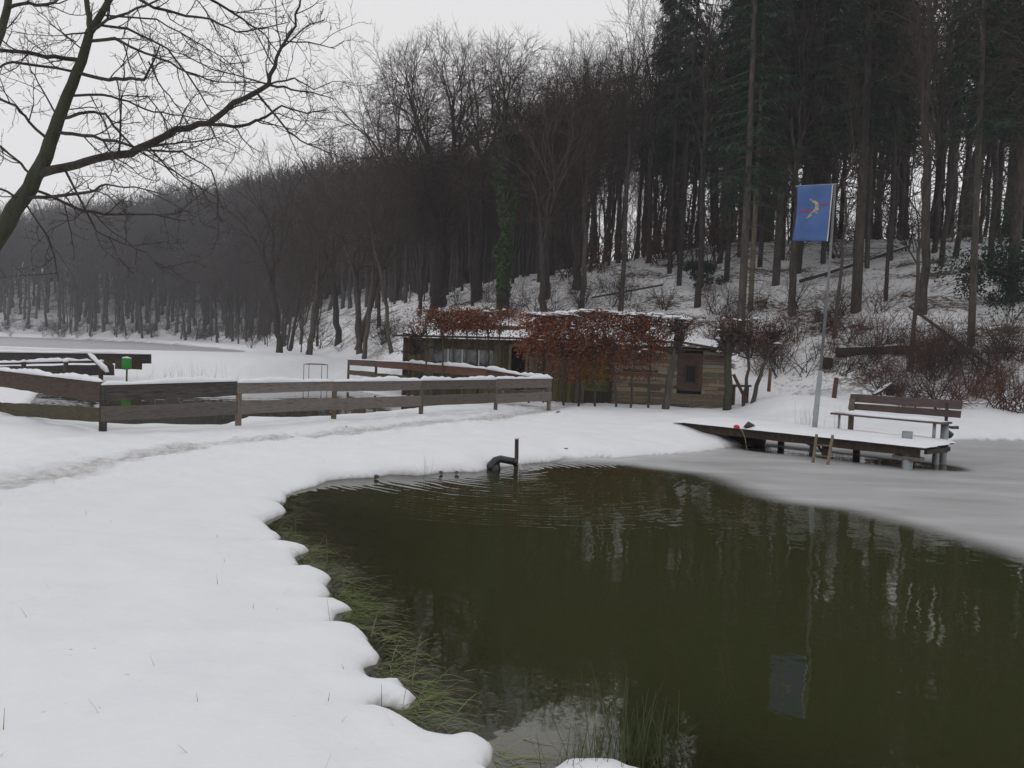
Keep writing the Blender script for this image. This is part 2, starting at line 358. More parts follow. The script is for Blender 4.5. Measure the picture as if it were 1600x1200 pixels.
def axis(parts):
    out = []
    for a, b, s0, s1 in parts:
        x = a
        while x < b - 1e-6:
            f = (x - a) / (b - a); out.append(x); x += s0 + (s1 - s0) * f
    out.append(parts[-1][1]); return np.array(out)
xs = axis([(-320, -60, 12, 2), (-60, -14, 2, 0.25), (-14, -4.6, 0.16, 0.05), (-4.6, 1.2, 0.028, 0.028), (1.2, 10, 0.045, 0.09), (10, 40, 0.1, 1.2), (40, 320, 2, 12)])
ys = axis([(-30, 1.8, 3, 0.06), (1.8, 9.6, 0.028, 0.03), (9.6, 17, 0.035, 0.06), (17, 40, 0.07, 0.22), (40, 90, 0.25, 0.9), (90, 330, 1, 6)])
X, Y = np.meshgrid(xs, ys)
Z, s1, s2, s3, sh, dp, pm = height(X, Y, True)
def grid_mesh(name, X, Y, Z, mat, attrs, smooth=True):
    ny, nx = X.shape; me = bpy.data.meshes.new(name)
    co = np.stack([X, Y, Z], -1).reshape(-1, 3).astype(np.float32)
    i = np.arange((ny - 1) * (nx - 1)); r_, c_ = i // (nx - 1), i % (nx - 1); a = r_ * nx + c_
    q = np.stack([a, a + 1, a + nx + 1, a + nx], -1).astype(np.int32)
    me.vertices.add(len(co)); me.vertices.foreach_set('co', co.ravel())
    me.loops.add(q.size); me.loops.foreach_set('vertex_index', q.ravel())
    me.polygons.add(len(q)); me.polygons.foreach_set('loop_start', np.arange(len(q), dtype=np.int32) * 4)
    me.update(calc_edges=True); me.polygons.foreach_set('use_smooth', np.ones(len(q), bool))
    for k, v in attrs.items():
        at = me.attributes.new(k, 'FLOAT', 'POINT'); at.data.foreach_set('value', v.ravel().astype(np.float32))
    me.materials.append(mat); o = bpy.data.objects.new(name, me); COL.objects.link(o); return o

# terrain material: snow, trodden path slush, leaf litter on the hill, mud and grass under water
m, t, b, out = newmat('snow_ground'); M['ground'] = m
def attr(n): a = N(t, 'ShaderNodeAttribute'); a.attribute_name = n; return a.outputs['Fac']
tc = N(t, 'ShaderNodeTexCoord')
def nz_(scale, detail=5.0, rough=0.6, vec=None):
    n = N(t, 'ShaderNodeTexNoise', Scale=float(scale), Detail=detail, Roughness=rough); t.links.new(vec or tc.outputs['Object'], n.inputs['Vector']); return n.outputs[0]
def mix(f, a, c):
    n = N(t, 'ShaderNodeMixRGB')
    t.links.new(f, n.inputs[0])
    for i, s_ in ((1, a), (2, c)):
        if isinstance(s_, tuple): n.inputs[i].default_value = (*s_, 1)
        else: t.links.new(s_, n.inputs[i])
    return n.outputs[0]
def math_(op, a, b_=0.5):
    n = N(t, 'ShaderNodeMath', operation=op)
    for i, s_ in ((0, a), (1, b_)):
        if isinstance(s_, (int, float)): n.inputs[i].default_value = s_
        else: t.links.new(s_, n.inputs[i])
    return n.outputs[0]
def mr_(v, a, b_, c=0.0, d=1.0):
    n = N(t, 'ShaderNodeMapRange'); n.inputs[1].default_value = a; n.inputs[2].default_value = b_; n.inputs[3].default_value = c; n.inputs[4].default_value = d
    t.links.new(v, n.inputs[0]); return n.outputs[0]
sn = ramp(t, nz_(3.0), [(0.3, (0.745, 0.76, 0.795)), (0.7, (0.79, 0.80, 0.825))]).outputs[0]
# path
pf = mr_(math_('ADD', attr('path'), math_('MULTIPLY', nz_(6, 6.0, 0.7), 0.9)), 0.75, 1.5)
slush = ramp(t, nz_(9, 6.0), [(0.35, (0.26, 0.255, 0.245)), (0.60, (0.58, 0.58, 0.58))]).outputs[0]
col = mix(math_('MULTIPLY', pf, 0.85), sn, slush)
# hill litter
mp = N(t, 'ShaderNodeMapping'); mp.inputs['Scale'].default_value = (1, 1, 2.2); t.links.new(tc.outputs['Object'], mp.inputs[0])
lit = ramp(t, nz_(12, 4.0), [(0.35, (0.055, 0.038, 0.028)), (0.7, (0.16, 0.11, 0.075))]).outputs[0]
hl = attr('hill')
lf = math_('ADD', math_('MULTIPLY', nz_(4.5, 7.0, 0.75, mp.outputs[0]), 0.62), math_('MULTIPLY', nz_(0.35, 3.0, 0.6, mp.outputs[0]), 0.5))
lm = math_('MULTIPLY', mr_(lf, 0.56, 0.64), hl)
hs = mix(hl, sn, (0.66, 0.67, 0.70)); col = mix(pf, col, col)
hs = mix(math_('MULTIPLY', hl, 1.0), col, (0.90, 0.905, 0.925))  # slope snow painted paler to offset the shade under the trees
col = mix(lm, hs, lit)
# small dark flecks in the level snow
fl = mr_(nz_(28, 2.0, 0.5), 0.765, 0.79)
col = mix(math_('MULTIPLY', fl, 0.7), col, (0.2, 0.17, 0.13))
# under water / at the rim
mud = ramp(t, nz_(7, 6.0, 0.7), [(0.3, (0.05, 0.04, 0.028)), (0.5, (0.16, 0.14, 0.10)), (0.7, (0.09, 0.12, 0.04))]).outputs[0]
col = mix(attr('mud'), col, mud)
t.links.new(col, b.inputs['Base Color'])
b.inputs['Roughness'].default_value = 0.75; b.inputs['Specular IOR Level'].default_value = 0.2
h1 = math_('ADD', math_('MULTIPLY', nz_(2.2, 4.0, 0.55), 0.9), math_('MULTIPLY', nz_(14, 5.0, 0.6), 0.26))
hp = math_('MULTIPLY', math_('MULTIPLY', nz_(8, 5.0, 0.6), attr('tread')), 1.1)
hsum = math_('ADD', h1, hp)
bp = N(t, 'ShaderNodeBump', Strength=0.55, Distance=0.06); t.links.new(hsum, bp.inputs['Height']); t.links.new(bp.outputs[0], b.inputs['Normal'])
jagv = noise(X * 9, Y * 9, 31) * 0.025 + noise(X * 3.1, Y * 3.1, 5) * 0.05
mud_at = np.maximum(sst(0.02, -0.012, s1 + jagv * 0.8), np.maximum(sst(0.02, -0.01, s2 + jagv * 0.8), sst(0.02, -0.01, s3)))
patch = lambda u, v, r_, z_=0.05: sst(r_, r_ * 0.6, np.hypot(X - atz(u, v, z_).x, (Y - atz(u, v, z_).y) * 0.8))
mud_at = np.maximum(mud_at, patch(505, 757, 0.16)); mud_at = np.maximum(mud_at, patch(875, 722, 0.12))
ground = grid_mesh('snow_ground', X, Y, Z, M['ground'], {
    'path': pm, 'tread': np.exp(-(dp / 1.6) ** 2), 'hill': sst(0.3, 3.5, sh + noise(X * .7, Y * .7, 9) * 1.5),
    'mud': mud_at})
tag(ground, kind='structure')

# ------------------------------------------------------------------ water and ice
gx = axis([(-7, 2, 0.06, 0.06), (2, 12, 0.1, 0.15), (12, 70, 0.2, 4)]); gy = axis([(-8, 2, 1, 0.06), (2, 10, 0.06, 0.06), (10, 21, 0.08, 0.12)])
WX, WY = np.meshgrid(gx, gy); wz = height(WX, WY)
murk = 1 - np.exp(-np.clip(-wz, 0, 5) * 7)
OUT = atz(812, 733, 0)
def water_mat(name, deep, ripple, murk_attr=True):
    global t
    m, t, b, out = newmat(name)
    t.nodes.remove(b)
    tc = N(t, 'ShaderNodeTexCoord')
    geo = tc.outputs['Object']
    # gentle wavelets everywhere
    n1 = N(t, 'ShaderNodeTexNoise', Scale=2.2, Detail=2.0, Roughness=0.4); t.links.new(geo, n1.inputs['Vector'])
    n3 = N(t, 'ShaderNodeTexNoise', Scale=9.0, Detail=2.0, Roughness=0.4); t.links.new(geo, n3.inputs['Vector'])
    hgt = math_('ADD', math_('MULTIPLY', n1.outputs[0], 0.032), math_('MULTIPLY', n3.outputs[0], 0.006 if ripple else 0.0012))
    if ripple:
        mp = N(t, 'ShaderNodeMapping'); mp.inputs['Location'].default_value = (-OUT.x, -OUT.y, 0); t.links.new(geo, mp.inputs[0])
        nd = N(t, 'ShaderNodeTexNoise', Scale=1.2, Detail=3.0); t.links.new(geo, nd.inputs['Vector'])
        ln = N(t, 'ShaderNodeVectorMath', operation='LENGTH'); t.links.new(mp.outputs[0], ln.inputs[0])
        sxz = N(t, 'ShaderNodeSeparateXYZ'); t.links.new(mp.outputs[0], sxz.inputs[0])
        rr = math_('ADD', ln.outputs['Value'], math_('MULTIPLY', nd.outputs[0], 0.35))
        sine = math_('SINE', math_('MULTIPLY', rr, 46.0))
        sine2 = math_('SINE', math_('MULTIPLY', rr, 29.0))
        na = N(t, 'ShaderNodeTexNoise', Scale=1.6, Detail=2.0); t.links.new(geo, na.inputs['Vector'])
        fade = math_('MULTIPLY', mr_(ln.outputs['Value'], 0.1, 5.2, 1.0, 0.0), math_('MULTIPLY', mr_(na.outputs[0], 0.3, 0.7, 0.3, 1.3), mr_(sxz.outputs['X'], -0.5, 1.5, 1.0, 0.35)))
        hgt = math_('ADD', hgt, math_('MULTIPLY', math_('MULTIPLY', math_('ADD', sine, math_('MULTIPLY', sine2, 0.8)), fade), 0.0115))
    bp = N(t, 'ShaderNodeBump', Strength=1.0, Distance=0.12 if not ripple else 0.12); t.links.new(hgt, bp.inputs['Height'])
    gl = N(t, 'ShaderNodeBsdfGlossy'); gl.inputs['Roughness'].default_value = 0.015; gl.inputs['Color'].default_value = (0.9, 0.9, 0.9, 1)
    t.links.new(bp.outputs[0], gl.inputs['Normal'])
    df = N(t, 'ShaderNodeBsdfDiffuse'); df.inputs['Color'].default_value = (*deep, 1)
    tr = N(t, 'ShaderNodeBsdfTransparent'); tr.inputs['Color'].default_value = (0.62, 0.62, 0.5, 1)
    a = N(t, 'ShaderNodeAttribute'); a.attribute_name = 'murk'
    m1 = N(t, 'ShaderNodeMixShader'); t.links.new(a.outputs['Fac'], m1.inputs[0]); t.links.new(tr.outputs[0], m1.inputs[1]); t.links.new(df.outputs[0], m1.inputs[2])
    fr = N(t, 'ShaderNodeFresnel', IOR=1.33); t.links.new(bp.outputs[0], fr.inputs['Normal'])
    m2 = N(t, 'ShaderNodeMixShader'); t.links.new(fr.outputs[0], m2.inputs[0]); t.links.new(m1.outputs[0], m2.inputs[1]); t.links.new(gl.outputs[0], m2.inputs[2])
    t.links.new(m2.outputs[0], out.inputs[0]); return m
M['water'] = water_mat('pond_water', (0.034, 0.037, 0.014), True)
M['water2'] = water_mat('upper_pond_water', (0.045, 0.045, 0.03), False)
tag(grid_mesh('pond_water', WX, WY, np.zeros_like(WX), M['water'], {'murk': murk}), kind='structure')
g2x = axis([(-24, -1, 0.12, 0.12)]); g2y = axis([(13, 33, 0.12, 0.2)]); X2, Y2 = np.meshgrid(g2x, g2y)
k2 = 1 - np.exp(-np.clip(0.1 - height(X2, Y2), 0, 5) * 13)
dq, iq = pdist(DP, X2, Y2)
def masked(name, X_, Y_, z, mat, attrs, keep):
    o = grid_mesh(name, X_, Y_, np.full_like(X_, z), mat, attrs)
    ny, nx = X_.shape; me = o.data
    import bmesh
    bm = bmesh.new(); bm.from_mesh(me); kf = keep.ravel()
    bm.verts.ensure_lookup_table()
    dead = [v for v in bm.verts if not kf[v.index]]
    bmesh.ops.delete(bm, geom=dead, context='VERTS'); bm.to_mesh(me); bm.free(); return o
tag(masked('upper_pond_water', X2, Y2, 0.1, M['water2'], {'murk': k2}, iq | (dq < 0.5)), kind='structure')
# ice
def ice_mat(name, c):
    global t
    m, t, b, out = newmat(name)
    tc = N(t, 'ShaderNodeTexCoord'); mp = N(t, 'ShaderNodeMapping'); mp.inputs['Scale'].default_value = (0.5, 1.6, 1); mp.inputs['Rotation'].default_value = (0, 0, 0.5)
    t.links.new(tc.outputs['Object'], mp.inputs[0])
    n1 = N(t, 'ShaderNodeTexNoise', Scale=0.9, Detail=7.0, Roughness=0.6); t.links.new(mp.outputs[0], n1.inputs['Vector'])
    r = ramp(t, n1.outputs[0], [(0.3, tuple(x * 0.78 for x in c)), (0.52, c), (0.72, tuple(x * 1.2 for x in c))]); t.links.new(r.outputs[0], b.inputs['Base Color'])
    b.inputs['Roughness'].default_value = 0.38; b.inputs['Specular IOR Level'].default_value = 0.35
    tr = N(t, 'ShaderNodeBsdfTransparent'); a = N(t, 'ShaderNodeAttribute'); a.attribute_name = 'cover'
    ms = N(t, 'ShaderNodeMixShader'); t.links.new(a.outputs['Fac'], ms.inputs[0]); t.links.new(tr.outputs[0], ms.inputs[1]); t.links.new(b.outputs[0], ms.inputs[2])
    t.links.new(ms.outputs[0], out.inputs[0]); return m
M['ice'] = ice_mat('pond_ice', (0.45, 0.455, 0.46)); M['ice_far'] = ice_mat('far_ice', (0.36, 0.36, 0.38))
ICE = P2([(825, 705), (850, 726), (900, 727), (960, 729), (1020, 737), (1070, 744), (1110, 756), (1150, 774), (1200, 788), (1300, 802), (1400, 825), (1500, 856), (1600, 888), (1720, 935), (2000, 1010)], 0.0) + [(70, 3), (70, 30), (2, 30)]
ix = axis([(0.0, 12, 0.07, 0.1), (12, 70, 0.12, 4)]); iy = axis([(3, 22, 0.07, 0.1)]); IX, IY = np.meshgrid(ix, iy)
di, ii = pdist(ICE, IX, IY); si = np.where(ii, di, -di)
cover = sst(-0.02, 0.75, si + noise(IX * 1.3, IY * 3, 77) * 0.12) * 0.97
dj, _ = pdist([(5.3, 15.7), tuple(atz(1345, 718, 0)[:2]), tuple(atz(1450, 729, 0)[:2])], IX, IY, False)
cover = cover * (0.04 + 0.96 * sst(0.42, 0.75, dj + noise(IX * 2, IY * 2, 8) * 0.2))
cover = np.clip(cover, 0, 1)
tag(masked('pond_ice', IX, IY, 0.006, M['ice'], {'cover': cover}, si > -0.3), kind='structure')
fx = axis([(-200, -15, 4, 0.8)]); fy = axis([(28, 165, 0.6, 3)]); X3, Y3 = np.meshgrid(fx, fy)
tag(grid_mesh('far_pond_ice', X3, Y3, np.full_like(X3, 1.103), M['ice_far'], {'cover': np.ones_like(X3)}), kind='structure')
# keep far ice inside its pond
def trim(o, keep):
    import bmesh
    bm = bmesh.new(); bm.from_mesh(o.data); bm.verts.ensure_lookup_table(); kf = keep.ravel()
    bmesh.ops.delete(bm, geom=[v for v in bm.verts if not kf[v.index]], context='VERTS'); bm.to_mesh(o.data); bm.free()
d3_, i3_ = pdist(FP, X3, Y3); trim(bpy.data.objects['far_pond_ice'], i3_ | (d3_ < 3))

# ------------------------------------------------------------------ trees
def rot_about(d, ang, az):
    a = d.orthogonal().normalized(); b = d.cross(a)
    return (d * math.cos(ang) + (a * math.cos(az) + b * math.sin(az)) * math.sin(ang)).normalized()
def grow(mb, p, d, L, r, lv, prm, rr):
    n = prm['seg'][lv]; pts = [p.copy()]; dd = d.copy(); wob = prm['wob'][lv]; tro = prm['trop'][lv]
    for i in range(n):
        dd = (dd + V((rr.gauss(0, wob), rr.gauss(0, wob), rr.gauss(0, wob) + tro))).normalized()
        pts.append(pts[-1] + dd * (L / n))
    e = prm['end'][lv]; rad = [r * (1 - (1 - e) * i / n) for i in range(n + 1)]
    mb.tube(pts, rad, prm['side'][lv], cap=False)
    if lv + 1 < len(prm['seg']):
        k = prm['kids'][lv]; k = max(1, int(k * rr.uniform(0.8, 1.2)))
        for j in range(k):
            f = prm['from'][lv] + (1 - prm['from'][lv]) * (j + rr.random()) / k; f = min(f, 0.99)
            s = f * n; i = int(s); q = pts[i].lerp(pts[i + 1], s - i); dr = (pts[i + 1] - pts[i]).normalized()
            ang = rr.uniform(*prm['ang'][lv]); az = rr.uniform(0, 6.283)
            nd = rot_about(dr, ang, az)
            grow(mb, q, nd, L * prm['len'][lv] * (1.15 - 0.5 * f) * rr.uniform(0.7, 1.2), max(rad[i] * prm['rk'][lv], prm['rmin']), lv + 1, prm, rr)
        if prm['cont'][lv]: grow(mb, pts[-1], dd, L * prm['len'][lv], rad[-1], lv + 1, prm, rr)

def bare_tree(seed, H, r0, clear, spread=0.6, stems=1, fine=1.0, lean=0.05, nlat=15, rmin=0.008, twigs=True, fan=0.38, trop=0.16):
    """returns (trunk MB, crown MB) standing at the origin"""
    rr = random.Random(seed); tk = MB(); cr = MB()
    for s in range(stems):
        top = H * rr.uniform(0.86, 1.0)
        az = rr.uniform(0, 6.28) + s * 6.28 / stems; ln = lean if stems == 1 else spread * fan
        fork = 0 if stems == 1 else H * 0.16
        n = 12; pts = []; rad = []
        for i in range(n + 1):
            f = i / n; z = top * f; k = max(0, z - fork)
            off = ln * k * (1 - 0.42 * f)
            pts.append(V((math.cos(az) * off + rr.gauss(0, 0.012 * H * f), math.sin(az) * off + rr.gauss(0, 0.012 * H * f), z - (0.4 if i == 0 else 0))))
            rad.append(r0 * (0.75 if stems > 1 and z > fork else 1) * (1.35 if i == 0 else 1) * (1 - 0.82 * f ** 0.9))
        tk.tube(pts, rad, 8, cap=False)
        prm = dict(seg=[5, 3, 2, 2], wob=[0.13, 0.15, 0.16, 0.15], trop=[trop, trop * .6, 0.05, 0.03], end=[0.25, 0.3, 0.4, 0.3], side=[5, 3, 3, 3],
                   kids=[7 * fine, 5 * fine, 4 * fine], ang=[(0.4, 0.85), (0.4, 0.9), (0.4, 0.9)], len=[0.42, 0.55, 0.6], rk=[0.55, 0.55, 0.6], rmin=rmin,
                   cont=[1, 1, 0], **{'from': [0.2, 0.15, 0.15]})
        if not twigs: prm['seg'] = prm['seg'][:3]
        kn = int(nlat / (1 if stems == 1 else 1.7))
        for j in range(kn):
            f = clear + (0.99 - clear) * (j + rr.random() * 0.8) / kn; sI = f * n; i = min(int(sI), n - 1)
            q = pts[i].lerp(pts[i + 1], sI - i); dr = (pts[i + 1] - pts[i]).normalized()
            a2 = j * 2.4 + rr.uniform(-0.5, 0.5)
            el = spread * (1.25 - 0.75 * f) * rr.uniform(0.8, 1.2) + 0.12
            nd = rot_about(dr, el, a2)
            Lb = (H * 0.36) * (1.15 - 0.62 * (f - clear) / (1 - clear)) * rr.uniform(0.7, 1.1)
            grow(cr, q, nd, Lb, rad[i] * 0.5, 0, prm, rr)
        for j in range(3): grow(cr, pts[-1], rot_about(V((0, 0, 1)), 0.25, j * 2.1), H * 0.12, rad[-1] * 0.7, 1, prm, rr)
    return tk, cr
def fan_tree(seed, H, Rr, clear, nt, r0, fork=0.2, rt=0.008, twn=3, lean=0.0, twl=0.055):
    "tree whose limbs divide again and again towards tips spread through a domed crown"
    rr = random.Random(seed); g = np.random.RandomState(seed); tk = MB(); cr = MB()
    d = g.normal(size=(nt, 3)); d /= np.linalg.norm(d, axis=1)[:, None]; d *= (g.uniform(size=(nt, 1)) ** 0.42)
    lump = 1 + 0.16 * np.sin(3 * np.arctan2(d[:, 1], d[:, 0]) + seed)
    cz = (clear + 1) / 2 * H; rz = (1 - clear) / 2 * H
    low = np.where(d[:, 2] < 0, 1 + d[:, 2] * 0.35, 1)
    T = np.stack([d[:, 0] * Rr * lump * low + lean * H * .5, d[:, 1] * Rr * lump * low, cz + d[:, 2] * rz], 1)
    def rad(n): return max(rt, r0 * (n / nt) ** 0.5)
    n0 = 5; pts = [V((lean * H * .25 * (i / n0) + rr.gauss(0, .0035 * H) * (i > 0), rr.gauss(0, .0035 * H) * (i > 0), fork * H * i / n0 - (0.4 if i == 0 else 0))) for i in range(n0 + 1)]
    tk.tube(pts, [r0 * (1.35 if i == 0 else 1.05 - .05 * i / n0) for i in range(n0 + 1)], 9, False)
    def go(p, din, idx):
        n = len(idx); c = V(T[idx].mean(axis=0)); L = (c - p).length; mb = tk if n > nt * 0.10 else cr; sd_ = 7 if n > nt * .1 else (5 if n > nt * .03 else 3)
        if n == 1:
            q = V(T[idx[0]]); m_ = p.lerp(q, .5) - V((0, 0, 0)) + (din * L * .12) + V((rr.gauss(0, .03), rr.gauss(0, .03), rr.gauss(0, .03))) * L
            cr.tube([p, m_, q], [rad(1), rad(1) * .8, rt * .55], 3, False)
            for k in range(twn):
                f = rr.uniform(.3, 1); b0 = p.lerp(m_, f * 2) if f < .5 else m_.lerp(q, f * 2 - 1); dd = ((q - m_).normalized() + V((rr.gauss(0, .55), rr.gauss(0, .55), rr.gauss(.15, .4)))).normalized(); l2 = twl * H * rr.uniform(.4, 1.1)
                e = b0 + dd * l2; cr.tube([b0, b0.lerp(e, .5) + V((0, 0, -.04 * l2)), e], [rt * .7, rt * .6, rt * .4], 3, False)
            return
        st = L * (.26 if n > 10 else .36) * rr.uniform(.8, 1.2); dv = ((c - p).normalized() * .62 + din * .38 + V((rr.gauss(0, .07), rr.gauss(0, .07), .05))).normalized()
        q = p + dv * st; m_ = p.lerp(q, .5) + V((rr.gauss(0, .025), rr.gauss(0, .025), rr.gauss(0, .025))) * st
        sub = T[idx] - T[idx].mean(axis=0); ax = np.linalg.svd(sub, full_matrices=False)[2][0] if n > 2 else sub[0]
        ax = ax + g.normal(size=3) * .25; pr = sub @ ax; o_ = np.argsort(pr); k = max(1, min(n - 1, int(n * rr.uniform(.34, .66)))); A_, B_ = idx[o_[:k]], idx[o_[k:]]
        mb.tube([p, m_, q], [rad(n), rad(n) * .97, rad(n) * .93], sd_, False)
        go(q, dv, A_); go(q, dv, B_)
    go(pts[-1], V((0, 0, 1)), np.arange(nt)); return tk, cr
def tree_kind(name, label, cat, tk, cr, mt, mc, loc=(0, 0, -100), group=None):
    o = thing(name, label, cat, loc, group)
    tk.build('trunk', mt, o, True); cr.build('crown', mc, o)
    return o
protos = []
OLD_ = [(1, 18, 0.19, 0.34, 0.55, 1), (2, 19, 0.22, 0.36, 0.5, 2), (3, 17, 0.17, 0.32, 0.6, 1), (4, 19, 0.18, 0.38, 0.45, 1), (5, 17, 0.21, 0.30, 0.62, 3), (6, 16, 0.12, 0.35, 0.5, 1), (7, 18, 0.18, 0.3, 0.6, 2)]
TH = [11, 9, 12, 7]; CH = [24, 22, 26]
specs = [(1, 18, 3.0, .34, 330, .15, .30), (2, 19, 3.6, .36, 380, .17, .24), (3, 17, 2.6, .38, 280, .115, .36), (4, 19, 2.3, .42, 280, .125, .42), (5, 17, 3.8, .28, 400, .18, .16), (6, 16, 2.0, .40, 220, .085, .36), (7, 18, 3.2, .30, 340, .13, .22)]
for sp in specs:
    tk, cr = fan_tree(*sp[:6], fork=sp[6], rt=0.010)
    protos.append((tk.build('trunk', M['bark'], None, True), cr.build('crown', M['twig'])))
PH = [float(np.percentile(np.array([q.co.z for q in b_.data.vertices]), 98.5)) for a_, b_ in protos]
for a_, b_ in protos: COL.objects.unlink(a_); COL.objects.unlink(b_)
thin = []
for sp in [(11, 11, 0.08, 0.3, 0.45, 3), (12, 9, 0.06, 0.25, 0.5, 2), (13, 12, 0.10, 0.35, 0.45, 1), (14, 7, 0.045, 0.2, 0.5, 2)]:
    tk, cr = bare_tree(sp[0], sp[1], sp[2], sp[3], sp[4], sp[5], fine=0.75, nlat=11, rmin=0.008)
    thin.append((tk.build('trunk', M['bark'], None, True), cr.build('crown', M['twig'])))
for a_, b_ in thin: COL.objects.unlink(a_); COL.objects.unlink(b_)
SKL = [(-200, 300), (0, 308), (100, 300), (200, 290), (300, 265), (350, 250), (430, 235), (500, 205), (540, 150), (600, 82), (650, 66), (700, 68), (770, 95), (790, 72), (850, 95), (900, 62), (940, 20), (1000, -60), (1100, -300), (1900, -400)]
SKB = [(u, (v if u < 500 or u > 960 else {500: 212, 540: 215, 600: 225, 650: 228, 700: 228, 770: 222, 790: 200, 850: 125, 900: 85, 940: 45}[u])) for u, v in SKL]
def hmax(loc, d=0):
    "height a tree at this spot may have before it would rise above the wood's overall canopy line"
    u = 800 + F * loc[0] / loc[1]; sk = SKB
    v = np.interp(u, [a for a, b in sk], [b for a, b in sk]) + d
    r = ray(u, v); return max(4.5, CAMZ + r.z / r.y * loc[1] - loc[2])
def put_tree(name, label, cat, group, pr, loc, rz, sc, tilt=(0, 0), mats=None):
    if pr in protos: sc = (sc[0], min(sc[1], hmax(loc, rnd.uniform(0, 26)) / PH[protos.index(pr)]))
    sc = (min(sc[0], sc[1] * 1.35), sc[1])
    o = thing(name, label, cat, loc, group, rz); o.scale = (sc[0], sc[0], sc[1]); o.rotation_euler = (tilt[0], tilt[1], rz)
    for k, src in enumerate(pr):
        c = src.copy(); 
        if mats and mats[k]:
            c.data = src.data.copy(); c.data.materials.clear(); c.data.materials.append(mats[k])
        COL.objects.link(c); c.parent = o
    return o
def conifer(seed, H, r0, clear, R=2.2, brown=False, dens=1.0):
    rr = random.Random(seed); tk = MB(); cr = MB()
    tk.tube([V((0, 0, -0.4)), V((0.03, 0, H * 0.3)), V((-0.03, 0.04, H * 0.65)), V((0, 0, H))], [r0 * 1.3, r0, r0 * 0.65, 0.03], 8, False)
    z = clear * H
    # a few dead stubs below the crown
    for k in range(46):
        zz = rr.uniform(0.08, clear + .1) * H; a = rr.uniform(0, 6.28); L = rr.uniform(0.5, 2.2); e = V((math.cos(a) * L, math.sin(a) * L, zz - L * rr.uniform(0, .35)))
        tk.tube([V((0, 0, zz)), e.lerp(V((0, 0, zz)), .5) + V((0, 0, .08)), e], [0.022, 0.014, 0.006], 3, False)
        for j in range(5):
            f = rr.uniform(.25, .95); q = V((0, 0, zz)).lerp(e, f); aa = a + rr.choice((-1, 1)) * rr.uniform(.4, 1.1); l2 = rr.uniform(.2, .7)
            tk.tube([q, q + V((math.cos(aa) * l2, math.sin(aa) * l2, -rr.uniform(0, .4) * l2))], [0.008, 0.005], 3, False)
    while z < H:
        f = (z / H - clear) / (1 - clear); Rz = R * (1 - f) ** 0.75 * rr.uniform(0.7, 1.1) + 0.15
        nb = 5
        for j in range(nb):
            if rr.random() < 0.12: continue
            a = rr.uniform(0, 6.28); L = Rz * rr.uniform(0.6, 1.15); dz = -0.28 - 0.1 * (1 - f)
            ca, sa = math.cos(a), math.sin(a); z0 = z + rr.uniform(-0.2, 0.2)
            cr.tube([V((0, 0, z0)), V((ca * L * .5, sa * L * .5, z0 + dz * L * .35)), V((ca * L, sa * L, z0 + dz * L * 0.6))], [0.03, 0.018, 0.006], 3, False)
            ns = int(22 * L * dens) + 3
            for k in range(ns):
                g = rr.uniform(0.15, 1.0); p = V((ca * L * g, sa * L * g, z0 + dz * L * (0.7 * g if g < .5 else 0.2 + .4 * g) * 1.0))
                side = rr.choice((-1, 1)); l2 = rr.uniform(0.2, 0.55); aa = a + side * rr.uniform(0.3, 1.2)
                e = p + V((math.cos(aa) * l2, math.sin(aa) * l2, -rr.uniform(0.08, 0.55) * l2 * 1.6)); wv = V((-math.sin(aa), math.cos(aa), rr.uniform(-.5, .5))) * rr.uniform(0.018, 0.045)
                mid = p.lerp(e, 0.5); cr.add([p, mid + wv, e, mid - wv], [(0, 1, 2, 3)])
        z += rr.uniform(0.28, 0.42)
    return tk, cr
cons = []
for sd_, H_, r_, c_, R_ in [(21, 24, 0.155, 0.28, 2.6), (22, 22, 0.12, 0.34, 2.2), (23, 26, 0.17, 0.30, 2.8)]:
    tk, cr = conifer(sd_, H_, r_, c_, R_)
    cons.append((tk.build('trunk', M['bark'], None, True), cr.build('crown', M['needle'])))
for a_, b_ in cons: COL.objects.unlink(a_); COL.objects.unlink(b_)

placed = []
def free(x, y, dmin):
    for a, b in placed:
        if (a - x) ** 2 + (b - y) ** 2 < dmin * dmin: return False
    return True

